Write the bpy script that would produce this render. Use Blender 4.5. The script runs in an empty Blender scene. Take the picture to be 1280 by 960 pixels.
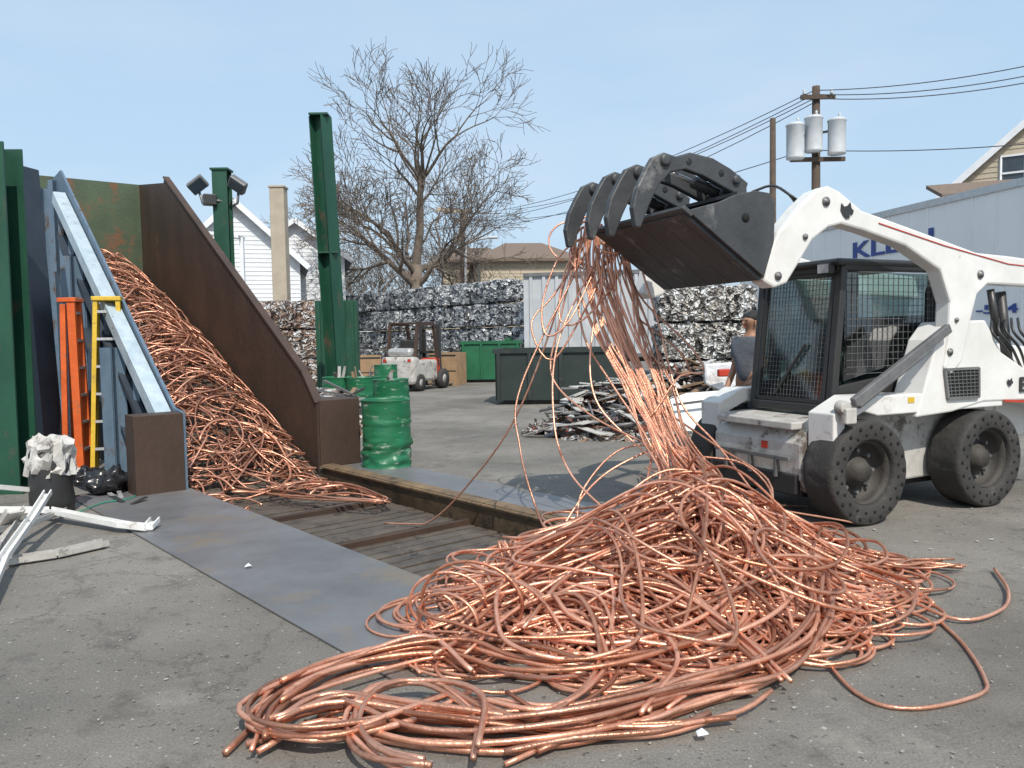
import bpy, math, random
from mathutils import Vector, Matrix, noise
R=math.radians
rnd=random.Random(7)
sc=bpy.context.scene; col=sc.collection
V=Vector
# ------------------------------------------------------------------ camera
PITCH=math.atan(58/1000); ROLL=R(1.0)
CM=Matrix.Rotation(R(90)-PITCH,3,'X')@Matrix.Rotation(-ROLL,3,'Z')
CP=V((0,0,1.5))
cd=bpy.data.cameras.new('camera'); cam=bpy.data.objects.new('camera',cd); col.objects.link(cam)
cd.lens=28.125; cd.sensor_width=36; cd.clip_end=2000; cd.clip_start=.05
cam.matrix_world=Matrix.Translation(CP)@CM.to_4x4(); sc.camera=cam
def ray(px,py): return CM@V(((px-640)/1000,-(py-480)/1000,-1))
def G(px,py,z=0.0):
    d=ray(px,py); k=(z-CP.z)/d.z; return CP+d*k
def P(px,py,Y):
    d=ray(px,py); return CP+d*(Y/d.y)
def PL(px,py,o,n):
    d=ray(px,py); return CP+d*((o-CP).dot(n)/d.dot(n))
# ------------------------------------------------------------------ materials
def mat(name,c1,c2=None,rough=.6,metal=0,ns=3.0,bump=.15,bs=30,con=.2,c3=None,c3s=1.2,c3t=.58,rand=True,spec=.5,streak=1.0):
    m=bpy.data.materials.new(name); m.use_nodes=True; nt=m.node_tree; N=nt.nodes; L=nt.links
    b=N['Principled BSDF']; b.inputs['Roughness'].default_value=rough; b.inputs['Metallic'].default_value=metal
    b.inputs['Specular IOR Level'].default_value=spec
    if c2 is None: c2=tuple(x*.7 for x in c1)
    tc=N.new('ShaderNodeTexCoord'); vec=tc.outputs['Object']
    if rand:
        oi=N.new('ShaderNodeObjectInfo'); mu=N.new('ShaderNodeMath'); mu.operation='MULTIPLY'; mu.inputs[1].default_value=37
        L.new(oi.outputs['Random'],mu.inputs[0]); ad=N.new('ShaderNodeVectorMath'); ad.operation='ADD'
        L.new(vec,ad.inputs[0]); L.new(mu.outputs[0],ad.inputs[1]); vec=ad.outputs[0]
    if streak!=1:
        mp=N.new('ShaderNodeMapping'); mp.inputs['Scale'].default_value=(1,1,streak); L.new(vec,mp.inputs['Vector']); vec=mp.outputs[0]
    n=N.new('ShaderNodeTexNoise'); n.inputs['Scale'].default_value=ns; n.inputs['Detail'].default_value=7; n.inputs['Roughness'].default_value=.65
    L.new(vec,n.inputs['Vector'])
    r=N.new('ShaderNodeValToRGB'); r.color_ramp.elements[0].position=.5-con; r.color_ramp.elements[1].position=.5+con
    r.color_ramp.elements[0].color=(*c2,1); r.color_ramp.elements[1].color=(*c1,1); L.new(n.outputs['Fac'],r.inputs['Fac'])
    out=r.outputs['Color']
    if c3:
        n3=N.new('ShaderNodeTexNoise'); n3.inputs['Scale'].default_value=c3s; n3.inputs['Detail'].default_value=9; n3.inputs['Roughness'].default_value=.72
        L.new(vec,n3.inputs['Vector']); r3=N.new('ShaderNodeValToRGB'); r3.color_ramp.elements[0].position=c3t; r3.color_ramp.elements[1].position=c3t+.09
        L.new(n3.outputs['Fac'],r3.inputs['Fac']); mx=N.new('ShaderNodeMixRGB'); L.new(r3.outputs['Color'],mx.inputs['Fac'])
        L.new(out,mx.inputs['Color1']); mx.inputs['Color2'].default_value=(*c3,1); out=mx.outputs['Color']
    L.new(out,b.inputs['Base Color'])
    if bump:
        nb=N.new('ShaderNodeTexNoise'); nb.inputs['Scale'].default_value=bs; nb.inputs['Detail'].default_value=6; L.new(vec,nb.inputs['Vector'])
        bp=N.new('ShaderNodeBump'); bp.inputs['Strength'].default_value=bump; bp.inputs['Distance'].default_value=.02
        L.new(nb.outputs['Fac'],bp.inputs['Height']); L.new(bp.outputs['Normal'],b.inputs['Normal'])
        rr=N.new('ShaderNodeMapRange'); rr.inputs['To Min'].default_value=max(.05,rough-.15); rr.inputs['To Max'].default_value=min(1,rough+.15)
        L.new(n.outputs['Fac'],rr.inputs['Value']); L.new(rr.outputs[0],b.inputs['Roughness'])
    return m
def copper(name,c1,c2,c3):
    m=mat(name,c1,c2,rough=.33,metal=.66,ns=5,bump=.2,bs=60,con=.18,c3=c3,c3s=2.2,c3t=.58)
    N=m.node_tree.nodes; L=m.node_tree.links; b=N['Principled BSDF']; src=b.inputs['Base Color'].links[0].from_socket
    oi=N.new('ShaderNodeObjectInfo'); mr=N.new('ShaderNodeMapRange'); mr.inputs['To Min'].default_value=.5; mr.inputs['To Max'].default_value=1.1
    L.new(oi.outputs['Random'],mr.inputs['Value']); mx=N.new('ShaderNodeMixRGB'); mx.blend_type='MULTIPLY'; mx.inputs['Fac'].default_value=1
    L.new(src,mx.inputs['Color1']); L.new(mr.outputs[0],mx.inputs['Color2']); L.new(mx.outputs[0],b.inputs['Base Color'])
    return m
def crumple(name,cols,scale=9,metal=.5,rough=.4):
    m=mat(name,cols[0],cols[-1],rough=rough,metal=metal,bump=.0); N=m.node_tree.nodes; L=m.node_tree.links; b=N['Principled BSDF']
    tc=N.new('ShaderNodeTexCoord'); oi=N.new('ShaderNodeObjectInfo'); ad=N.new('ShaderNodeVectorMath'); ad.operation='ADD'
    mu=N.new('ShaderNodeMath'); mu.operation='MULTIPLY'; mu.inputs[1].default_value=51; L.new(oi.outputs['Random'],mu.inputs[0])
    L.new(tc.outputs['Object'],ad.inputs[0]); L.new(mu.outputs[0],ad.inputs[1])
    ns=N.new('ShaderNodeTexNoise'); ns.inputs['Scale'].default_value=4; L.new(ad.outputs[0],ns.inputs['Vector'])
    a2=N.new('ShaderNodeVectorMath'); a2.operation='ADD'; sc_=N.new('ShaderNodeVectorMath'); sc_.operation='SCALE'; sc_.inputs['Scale'].default_value=.5
    L.new(ns.outputs['Color'],sc_.inputs[0]); L.new(ad.outputs[0],a2.inputs[0]); L.new(sc_.outputs[0],a2.inputs[1])
    mp=N.new('ShaderNodeMapping'); mp.inputs['Scale'].default_value=(1,1,1.8); L.new(a2.outputs[0],mp.inputs['Vector'])
    vo=N.new('ShaderNodeTexVoronoi'); vo.inputs['Scale'].default_value=scale; L.new(mp.outputs[0],vo.inputs['Vector'])
    sp=N.new('ShaderNodeSeparateColor'); L.new(vo.outputs['Color'],sp.inputs[0])
    r=N.new('ShaderNodeValToRGB'); r.color_ramp.interpolation='CONSTANT'
    e=r.color_ramp.elements; e[0].color=(*cols[0],1); e[1].color=(*cols[1],1); e[1].position=1/len(cols)
    for i,c in enumerate(cols[2:],2): x=e.new(i/len(cols)); x.color=(*c,1)
    L.new(sp.outputs[0],r.inputs['Fac']); L.new(r.outputs['Color'],b.inputs['Base Color'])
    bp=N.new('ShaderNodeBump'); bp.inputs['Strength'].default_value=1; bp.inputs['Distance'].default_value=.12
    L.new(vo.outputs['Distance'],bp.inputs['Height']); L.new(bp.outputs['Normal'],b.inputs['Normal'])
    return m
def glassmat(name,tint=(.25,.38,.36)):
    m=bpy.data.materials.new(name); m.use_nodes=True; N=m.node_tree.nodes; L=m.node_tree.links
    N.remove(N['Principled BSDF']); t=N.new('ShaderNodeBsdfTransparent'); t.inputs[0].default_value=(*tint,1)
    g=N.new('ShaderNodeBsdfGlossy'); g.inputs['Roughness'].default_value=.06; f=N.new('ShaderNodeLayerWeight'); f.inputs['Blend'].default_value=.35
    mx=N.new('ShaderNodeMixShader'); ns=N.new('ShaderNodeMath'); ns.operation='ADD'; ns.inputs[1].default_value=.06; L.new(f.outputs['Facing'],ns.inputs[0])
    mu=N.new('ShaderNodeMath'); mu.operation='MULTIPLY'; mu.inputs[1].default_value=.6; L.new(ns.outputs[0],mu.inputs[0]); L.new(mu.outputs[0],mx.inputs[0])
    L.new(t.outputs[0],mx.inputs[1]); L.new(g.outputs[0],mx.inputs[2]); L.new(mx.outputs[0],N['Material Output'].inputs[0]); return m
M={}
M['copper']=copper('copper_bright',(.92,.5,.35),(.68,.3,.185),(.36,.14,.08)); M['copper2']=copper('copper_dull',(.64,.28,.17),(.42,.165,.095),(.2,.08,.045))
M['copper_mid']=copper('copper_middle',(.82,.42,.28),(.56,.24,.145),(.28,.11,.06))
M['copper_dark']=mat('copper_shadow',(.14,.055,.03),(.07,.03,.018),rough=.6,metal=.4)  # dark colour paints the shade in the gaps of the copper heap
M['rust']=mat('rusted_steel',(.085,.05,.034),(.04,.028,.022),rough=.6,metal=.2,ns=1.6,bump=.25,bs=18,con=.25,c3=(.17,.085,.045),c3s=2.2,c3t=.62,streak=.5)
M['slat']=mat('dark_worn_slats',(.15,.125,.1),(.07,.056,.046),rough=.6,metal=.3,ns=5,bump=.3,bs=25,c3=(.04,.035,.03),c3s=4)
M['rustlight']=mat('rust_yellow_steel',(.24,.16,.085),(.11,.075,.045),rough=.7,metal=.1,ns=5,bump=.3,bs=25,c3=(.06,.042,.03),c3s=4,c3t=.52)
M['plate']=mat('worn_floor_plate',(.21,.212,.22),(.13,.127,.127),rough=.42,metal=.25,ns=1.3,bump=.12,bs=12,con=.22,c3=(.21,.175,.135),c3s=1.1,c3t=.54)
M['bluewall']=mat('faded_blue_steel',(.14,.21,.285),(.07,.11,.155),rough=.55,metal=.1,ns=3,bump=.15,c3=(.09,.065,.05),c3s=3,c3t=.54,streak=.5)
M['darkblue']=mat('dark_blue_steel',(.035,.05,.07),(.02,.028,.04),rough=.55,ns=3,bump=.15,c3=(.06,.045,.035),c3s=3,c3t=.6)
M['paleblue']=mat('pale_blue_paint',(.45,.53,.58),(.3,.38,.43),rough=.5,ns=6,c3=(.2,.13,.09),c3s=7,c3t=.6)
M['green']=mat('dark_green_paint',(.014,.08,.045),(.008,.048,.028),rough=.5,ns=2,bump=.08,c3=(.09,.065,.045),c3s=3.5,c3t=.58,streak=.5)
M['greenrust']=mat('green_rusty_panel',(.075,.11,.06),(.045,.065,.038),rough=.6,ns=1.5,bump=.2,c3=(.15,.075,.038),c3s=2,c3t=.53)
M['drum']=mat('green_drum_paint',(.015,.16,.07),(.011,.1,.045),rough=.38,ns=3,bump=.1,bs=9,c3=(.3,.36,.3),c3s=4,c3t=.56,streak=4)
M['dumpster']=mat('dumpster_green',(.012,.13,.055),(.01,.08,.036),rough=.5,ns=2,c3=(.08,.05,.03),c3s=3,c3t=.6)
M['darkgreen']=mat('very_dark_green',(.022,.036,.032),(.014,.022,.02),rough=.55,ns=2,c3=(.06,.05,.045),c3s=3,c3t=.6)
M['white']=mat('loader_white_paint',(.76,.76,.74),(.6,.59,.56),rough=.34,ns=2.5,bump=.03,c3=(.36,.32,.27),c3s=3.2,c3t=.6,rand=False)
M['whitedirty']=mat('dirty_white_paint',(.56,.55,.52),(.34,.32,.29),rough=.5,ns=4,bump=.08,c3=(.13,.11,.095),c3s=5,c3t=.54)
M['black']=mat('black_paint',(.024,.024,.025),(.038,.037,.035),rough=.42,ns=3,bump=.05)
M['rubber']=mat('dusty_rubber',(.046,.043,.039),(.024,.023,.022),rough=.8,ns=5,bump=.35,bs=30,c3=(.08,.072,.063),c3s=4,c3t=.6)
M['rim']=mat('dusty_rim',(.062,.055,.047),(.028,.025,.022),rough=.7,ns=8,bump=.2)
M['hole_shade']=mat('hole_shade_black',(.006,.006,.006),rough=.9,bump=0)  # flat black that paints the shade inside holes and openings
M['bucket']=mat('worn_bucket_steel',(.07,.074,.078),(.034,.036,.039),rough=.5,metal=.1,ns=2.5,bump=.2,bs=20,c3=(.16,.16,.155),c3s=3,c3t=.57)
M['steel']=mat('bare_steel',(.45,.45,.44),(.3,.3,.3),rough=.3,metal=.85,ns=6,bump=.1)
M['greymetal']=mat('grey_metal',(.2,.2,.2),(.12,.12,.12),rough=.45,metal=.3,ns=5)
M['glass']=glassmat('cab_glass'); M['pane']=mat('window_pane',(.05,.07,.09),(.03,.04,.05),rough=.08,bump=0)
M['red']=mat('red_decal',(.5,.045,.02),rough=.4,bump=0); M['blue']=mat('blue_lettering',(.03,.07,.3),(.03,.06,.22),rough=.5,bump=0)
M['orange']=mat('orange_fibreglass',(.7,.13,.025),(.5,.09,.02),rough=.45,ns=6,c3=(.3,.13,.07),c3s=9); M['yellow']=mat('yellow_fibreglass',(.72,.48,.04),(.52,.34,.03),rough=.45,ns=6,c3=(.3,.22,.08),c3s=9)
M['alu']=mat('aluminium',(.6,.6,.6),(.42,.42,.42),rough=.35,metal=.5,ns=8)
M['siding']=mat('white_siding',(.74,.76,.78),(.64,.66,.68),rough=.6,ns=2)
M['beige']=mat('beige_siding',(.5,.43,.33),(.42,.36,.27),rough=.7,ns=2); M['tan']=mat('tan_concrete',(.45,.39,.3),(.34,.29,.23),rough=.85,ns=2,bump=.2)
M['roofgrey']=mat('grey_shingle',(.24,.24,.26),(.16,.16,.17),rough=.9,ns=12,bump=.4); M['roofbrown']=mat('brown_shingle',(.2,.15,.115),(.12,.09,.07),rough=.9,ns=12,bump=.4)
M['trailer']=mat('trailer_white',(.86,.86,.85),(.76,.76,.75),rough=.4,ns=1.2,bump=.04,c3=(.62,.6,.57),c3s=2,c3t=.62,streak=.4)
M['trailergrey']=mat('trailer_grey',(.5,.52,.54),(.38,.4,.42),rough=.45,ns=1.2,bump=.04)
M['card']=mat('cardboard',(.36,.235,.13),(.25,.16,.09),rough=.85,ns=3); M['wood']=mat('weathered_wood',(.27,.18,.11),(.13,.085,.055),rough=.85,ns=5,bump=.3)
M['pole']=mat('pole_wood',(.1,.07,.05),(.05,.036,.028),rough=.9,ns=6,bump=.3); M['bark']=mat('bare_bark',(.2,.16,.125),(.1,.08,.065),rough=.95,ns=4,bump=.4)
M['can']=mat('transformer_grey',(.5,.53,.55),(.4,.42,.44),rough=.45,ns=3); M['cable']=mat('cable_black',(.05,.05,.055),rough=.6,bump=0)
M['bag']=mat('black_plastic',(.012,.012,.014),(.02,.02,.022),rough=.22,ns=5,bump=.6,bs=9)
M['skin']=mat('skin_tone',(.35,.19,.12),(.3,.16,.1),rough=.55,bump=.05); M['shirt']=mat('grey_shirt',(.13,.14,.16),(.085,.09,.105),rough=.9,ns=8,bump=.3)
M['trouser']=mat('dark_trousers',(.04,.045,.06),(.025,.03,.04),rough=.9); M['hair']=mat('black_hair',(.012,.01,.01),(.02,.016,.014),rough=.6,bump=.6,bs=60)
M['shoe']=mat('work_boot',(.06,.04,.025),rough=.7); M['litter']=mat('litter_grey',(.38,.37,.34),(.16,.14,.12),rough=.8)
M['cord']=mat('cord_green',(.03,.3,.2),rough=.5,bump=0)
M['bale_al']=crumple('baled_aluminium',[(.4,.42,.44),(.12,.13,.145),(.6,.62,.63),(.05,.055,.063),(.46,.48,.5),(.28,.3,.32)],5,.25,.45)
M['bale_white']=crumple('baled_bright_scrap',[(.6,.6,.58),(.12,.11,.1),(.7,.72,.73),(.3,.28,.26),(.05,.05,.05),(.45,.42,.38)],6,.2)
M['bale_brown']=crumple('baled_mixed_scrap',[(.28,.18,.13),(.55,.52,.5),(.1,.06,.045),(.35,.26,.2),(.07,.06,.06),(.6,.6,.6)],7,.1,.6)
def ground_mat():
    m=bpy.data.materials.new('worn_asphalt'); m.use_nodes=True; nt=m.node_tree; N=nt.nodes; L=nt.links; b=N['Principled BSDF']
    tc=N.new('ShaderNodeTexCoord'); O=tc.outputs['Object']
    def nz(s,d=8,ro=.6):
        n=N.new('ShaderNodeTexNoise'); n.inputs['Scale'].default_value=s; n.inputs['Detail'].default_value=d; n.inputs['Roughness'].default_value=ro; L.new(O,n.inputs['Vector']); return n
    def ramp(src,a,ca,b_,cb):
        r=N.new('ShaderNodeValToRGB'); r.color_ramp.elements[0].position=a; r.color_ramp.elements[1].position=b_; r.color_ramp.elements[0].color=(*ca,1); r.color_ramp.elements[1].color=(*cb,1); L.new(src,r.inputs['Fac']); return r
    def mix(f,a,c,mode='MIX'):
        x=N.new('ShaderNodeMixRGB'); x.blend_type=mode
        if isinstance(f,float): x.inputs['Fac'].default_value=f
        else: L.new(f,x.inputs['Fac'])
        L.new(a,x.inputs['Color1'])
        if isinstance(c,tuple): x.inputs['Color2'].default_value=(*c,1)
        else: L.new(c,x.inputs['Color2'])
        return x.outputs[0]
    base=ramp(nz(.45).outputs['Fac'],.36,(.125,.115,.1),.64,(.225,.208,.182)).outputs[0]
    fine=ramp(nz(95,4,.8).outputs['Fac'],.3,(.55,.55,.55),.7,(1.35,1.35,1.35)).outputs[0]
    c=mix(1.0,base,fine,'MULTIPLY')
    c=mix(ramp(nz(2.6,9,.75).outputs['Fac'],.54,(0,0,0),.68,(.75,.75,.75)).outputs[0],c,(.078,.068,.058))
    c=mix(ramp(nz(1.1,9,.7).outputs['Fac'],.58,(0,0,0),.72,(.6,.6,.6)).outputs[0],c,(.3,.275,.235))
    c=mix(ramp(nz(22,3,.5).outputs['Fac'],.64,(0,0,0),.69,(.8,.8,.8)).outputs[0],c,(.05,.044,.038))
    c=mix(ramp(nz(34,2,.5).outputs['Fac'],.69,(0,0,0),.72,(.8,.8,.8)).outputs[0],c,(.4,.38,.34))
    w=nz(1.2,6,.7); a=N.new('ShaderNodeVectorMath'); a.operation='ADD'; L.new(O,a.inputs[0]); L.new(w.outputs['Color'],a.inputs[1])
    vo=N.new('ShaderNodeTexVoronoi'); vo.feature='DISTANCE_TO_EDGE'; vo.inputs['Scale'].default_value=.3; L.new(a.outputs[0],vo.inputs['Vector'])
    cr=ramp(vo.outputs['Distance'],.0,(.55,.55,.55),.005,(0,0,0)).outputs[0]
    c=mix(cr,c,(.06,.052,.045)); L.new(c,b.inputs['Base Color']); b.inputs['Roughness'].default_value=.82
    bp=N.new('ShaderNodeBump'); bp.inputs['Strength'].default_value=.5; bp.inputs['Distance'].default_value=.012; h=nz(60,5,.75); L.new(h.outputs['Fac'],bp.inputs['Height'])
    bp2=N.new('ShaderNodeBump'); bp2.inputs['Strength'].default_value=.4; bp2.inputs['Distance'].default_value=.05; L.new(nz(3,5,.6).outputs['Fac'],bp2.inputs['Height']); L.new(bp.outputs[0],bp2.inputs['Normal'])
    L.new(bp2.outputs[0],b.inputs['Normal']); return m
M['ground']=ground_mat()
# ------------------------------------------------------------------ mesh builder
FR={}
def frame_of(o): return FR.get(o.name,Matrix.Identity(4))
class MB:
    def __init__(s): s.v=[]; s.f=[]; s.sm=[]
    def add(s,vs,fs,smooth=False):
        k=len(s.v); s.v+= [V(v) for v in vs]; s.f+=[[i+k for i in f] for f in fs]; s.sm+=[smooth]*len(fs); return s
    def box(s,c,size,rot=None,M4=None):
        c=V(c); hx,hy,hz=[x/2 for x in size]; rm=Matrix.Identity(3) if rot is None else (Matrix.Rotation(rot,3,'Z') if isinstance(rot,(int,float)) else rot)
        vs=[c+rm@V((x*hx,y*hy,z*hz)) for z in(-1,1) for y in(-1,1) for x in(-1,1)]
        if M4: vs=[M4@v for v in vs]
        return s.add(vs,[(0,2,3,1),(4,5,7,6),(0,1,5,4),(2,6,7,3),(0,4,6,2),(1,3,7,5)])
    def bar(s,p0,p1,w,h,up=V((0,0,1))):
        p0=V(p0);p1=V(p1); d=(p1-p0).normalized(); x=d.cross(V(up))
        if x.length<1e-4: x=d.cross(V((1,0,0)))
        x.normalize(); z=x.cross(d); vs=[p+x*a*w/2+z*b*h/2 for p in(p0,p1) for b in(-1,1) for a in(-1,1)]
        return s.add(vs,[(0,2,3,1),(4,5,7,6),(0,1,5,4),(2,6,7,3),(0,4,6,2),(1,3,7,5)])
    def prism(s,pts,off):
        pts=[V(p) for p in pts]; off=V(off); n=len(pts)
        nn=V((0,0,0))
        for i in range(n): nn+=pts[i].cross(pts[(i+1)%n])
        if nn.dot(off)>0: pts=pts[::-1]
        vs=pts+[p+off for p in pts]; fs=[tuple(range(n)),tuple(range(2*n-1,n-1,-1))]+[(i,i+n,(i+1)%n+n,(i+1)%n) for i in range(n)]
        return s.add(vs,fs)
    def tube(s,pts,r,n=6,smooth=True,caps=True):
        pts=[V(p) for p in pts]; m=len(pts); rr=r if isinstance(r,(list,tuple)) else [r]*m
        d=(pts[1]-pts[0]).normalized(); x=d.orthogonal().normalized(); vs=[]
        for i,p in enumerate(pts):
            dn=(pts[min(i+1,m-1)]-pts[max(i-1,0)])
            if dn.length<1e-7: dn=d
            dn=dn.normalized(); x=x-dn*x.dot(dn)
            if x.length<1e-5: x=dn.orthogonal()
            x.normalize(); y=dn.cross(x); d=dn
            for k in range(n):
                a=2*math.pi*k/n; vs.append(p+(x*math.cos(a)+y*math.sin(a))*rr[i])
        fs=[(i*n+k,i*n+(k+1)%n,(i+1)*n+(k+1)%n,(i+1)*n+k) for i in range(m-1) for k in range(n)]
        if caps: fs+=[tuple(range(n-1,-1,-1)),tuple(range(len(vs)-n,len(vs)))]
        s.add(vs,fs,smooth)
        return s
    def lathe(s,prof,n=24,M4=None,smooth=True,fn=None):
        vs=[]
        for r,z in prof:
            for k in range(n):
                a=2*math.pi*k/n; p=V((r*math.cos(a),r*math.sin(a),z))
                if fn: p=fn(p)
                vs.append(M4@p if M4 else p)
        m=len(prof); fs=[(i*n+k,i*n+(k+1)%n,(i+1)*n+(k+1)%n,(i+1)*n+k) for i in range(m-1) for k in range(n)]
        return s.add(vs,fs,smooth)
    def build(s,name,mt,parent=None,local=False,label=None,cat=None,group=None,kind=None,bevel=0,origin=None):
        me=bpy.data.meshes.new(name); vs=s.v
        o=bpy.data.objects.new(name,me); col.objects.link(o)
        if parent is not None:
            fm=frame_of(parent)
            if not local: im=fm.inverted(); vs=[im@v for v in vs]
            o.parent=parent; FR[o.name]=fm
        elif origin is not None or kind!='structure':
            if origin is None:
                n=len(vs); origin=V((sum(v.x for v in vs)/n,sum(v.y for v in vs)/n,min(v.z for v in vs)))
            o.location=origin; vs=[v-V(origin) for v in vs]
        me.from_pydata([tuple(v) for v in vs],[],s.f); me.polygons.foreach_set('use_smooth',s.sm); me.update()
        me.materials.append(M[mt] if isinstance(mt,str) else mt)
        tagit(o,label,cat,group,kind)
        if bevel:
            b=o.modifiers.new('bevel','BEVEL'); b.width=bevel; b.segments=2; b.limit_method='ANGLE'; b.angle_limit=R(40)
        return o
def tagit(o,label=None,cat=None,group=None,kind=None):
    for k,v in(('label',label),('category',cat),('group',group),('kind',kind)):
        if v: o[k]=v
def thing(name,label,cat,loc=(0,0,0),rotz=0,group=None,M4=None):
    o=bpy.data.objects.new(name,None); col.objects.link(o); o.empty_display_size=.2
    m=M4 if M4 is not None else Matrix.Translation(V(loc))@Matrix.Rotation(rotz,4,'Z'); o.matrix_world=m; FR[o.name]=m
    tagit(o,label,cat,group); return o
def spline(pts,step=.06):
    pts=[V(p) for p in pts]; Q=[pts[0]*2-pts[1]]+pts+[pts[-1]*2-pts[-2]]; out=[]
    for i in range(1,len(Q)-2):
        a,b,c,d=Q[i-1:i+3]; n=max(2,int((c-b).length/step))
        for k in range(n):
            t=k/n; out.append(.5*((2*b)+(c-a)*t+(2*a-5*b+4*c-d)*t*t+(3*b-a-3*c+d)*t**3))
    out.append(pts[-1]); return out
def text(txt,width,height,M4,mt,name,parent,ext=.004,label=None):
    cu=bpy.data.curves.new('t','FONT'); cu.body=txt; cu.size=1; cu.extrude=ext; cu.align_x='LEFT'; cu.offset=.02
    to=bpy.data.objects.new('t',cu); col.objects.link(to); bpy.context.view_layer.update()
    me=bpy.data.meshes.new_from_object(to.evaluated_get(bpy.context.evaluated_depsgraph_get())); bpy.data.objects.remove(to)
    xs=[v.co.x for v in me.vertices]; ys=[v.co.y for v in me.vertices]; x0,x1,y0,y1=min(xs),max(xs),min(ys),max(ys)
    mb=MB(); mb.v=[M4@V(((v.co.x-x0)/(x1-x0)*width,(v.co.y-y0)/(y1-y0)*height,v.co.z)) for v in me.vertices]; mb.f=[list(p.vertices) for p in me.polygons]; mb.sm=[False]*len(mb.f)
    return mb.build(name,mt,parent,label=label)
# ------------------------------------------------------------------ conveyor frame
A=G(398,585); uu=(G(400,590)-G(700,665)); uu.z=0; U=uu.normalized(); VV=V((U.y,-U.x,0))
def W(t,s,z=0): return A+U*t+VV*s+V((0,0,z))
def PT(px,py,s):
    q=PL(px,py,A+VV*s,VV)-A; return q.dot(U),q.z
def TS(p): q=p-A; return q.dot(U),q.dot(VV)
PW=1.62; TE=-4.9
g=MB(); B=400
ts=[-B,TE,.5,B]; ss=[-B,-PW,0,B]
vs=[W(t,s) for s in ss for t in ts]; fs=[]
for j in range(3):
    for i in range(3):
        if i==1 and j==1: continue
        fs.append((j*4+i,j*4+i+1,(j+1)*4+i+1,(j+1)*4+i))
g.add([V((v.x,v.y,0)) for v in vs],[f[::-1] for f in fs])
g.build('ground','ground',kind='structure')
pw=MB()
pw.add([W(TE,0,0),W(.5,0,0),W(.5,0,-.7),W(TE,0,-.7)],[(0,1,2,3)]); pw.add([W(TE,-PW,0),W(.5,-PW,0),W(.5,-PW,-.7),W(TE,-PW,-.7)],[(3,2,1,0)])
pw.add([W(TE,-PW,0),W(TE,0,0),W(TE,0,-.7),W(TE,-PW,-.7)],[(0,1,2,3)]); pw.add([W(.5,-PW,0),W(.5,0,0),W(.5,0,-.7),W(.5,-PW,-.7)],[(0,1,2,3)])
pw.add([W(TE,-PW,-.7),W(.5,-PW,-.7),W(.5,0,-.7),W(TE,0,-.7)],[(0,1,2,3)])
pw.build('pit','slat',kind='structure')
MB().prism([W(-5.75,-PW-.9,.004),W(.15,-PW-.98,.004),W(.15,-PW+.04,.004),W(-5.75,-PW+.04,.004)],(0,0,.012)).build('steel_floor_plate','plate',label='wide dark steel plate laid flat on the ground along the near edge of the pit',cat='steel plate',bevel=.003)
MB().prism([W(-4.8,.17,.004),W(-.1,.17,.004),W(-.1,.78,.004),W(-4.8,.78,.004)],(0,0,.01)).build('steel_floor_plate','plate',label='long narrow steel strip laid on the ground behind the rusty kerb of the pit',cat='steel plate',bevel=.003)
kb=MB(); kb.prism([W(-4.8,0.0,-.3),W(-4.8,.15,-.3),W(-4.8,.15,.05),W(-4.8,0,.05)],U*4.7)
kb.prism([W(-4.8,-.03,.02),W(-4.8,0,.02),W(-4.8,0,.04),W(-4.8,-.03,.04)],U*4.7)
kb.build('pit_kerb','rustlight',label='rusty yellow-brown steel kerb beam along the far edge of the pit',cat='kerb',bevel=.006)
# conveyor
t1,z1=PT(378,465,0); t2,z2=PT(205,222,0); t3,z3=PT(174,231,0)
TB=t3; FT=2.75+.02; PZ=-.18
def fz(t): return PZ if t<-.35 else PZ+(t+.35)*(FT-PZ)/(TB+.35)
conv=thing('conveyor','rusty inclined scrap conveyor rising out of the pit to a green rusted end wall','conveyor',W(0,-PW/2,0),math.atan2(U.y,U.x))
rw=[(0,-.5),(0,.76),(t1,z1),(t2,z2),(t2+.04,z2-.08),(t3,z3),(t3,FT-.5),(.9,-.5)]
MB().prism([W(t,0,z) for t,z in rw],VV*.03).build('side_wall','rust',conv,label='tall rusty brown right side wall of the conveyor')
fl=MB(); fl.bar(W(t1,.03,z1+.01),W(t2,.03,z2+.01),.1,.025,up=VV.cross(U)); fl.bar(W(0,.03,.77),W(t1,.03,z1+.01),.1,.025)
fl.build('wall_flange','rust',conv)
MB().prism([W(-.02,.03,0),W(-.02,.56,0),W(-.02,.56,.8),W(-.02,.03,.8)],U*.5).build('end_box','rust',conv,label='rusty box panel at the foot of the right side wall',bevel=.006)
l1=PT(222,512,-PW); l2=PT(78,213,-PW); l3=PT(62,232,-PW)
lw=[(-.35,-.5),(-.35,.8),(l1[0]+.05,l1[1]+.02),(l2[0],l2[1]),(l3[0]+.1,l3[1]),(l3[0]+.6,l3[1]-.5),(l3[0]+.6,1.6),(1.2,-.5)]
MB().prism([W(t,-PW,z) for t,z in lw],-VV*.03).build('side_wall','bluewall',conv,label='steel blue left side wall of the conveyor with outer ribs')
c0=PT(196,520,-PW-.2); c1=PT(66,240,-PW-.2)
ch=MB(); pp0=W(c0[0],-PW-.12,c0[1]); pp1=W(c1[0],-PW-.12,c1[1]); upn=(pp1-pp0).normalized().cross(VV)
ch.bar(pp0,pp1,.15,.02,up=upn)
ch.bar(pp0-V((0,0,.07))-VV*.08,pp1-V((0,0,.07))-VV*.08,.02,.16,up=upn); ch.build('rail','paleblue',conv,label='pale blue white channel rail along the left side wall',bevel=.003)
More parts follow.
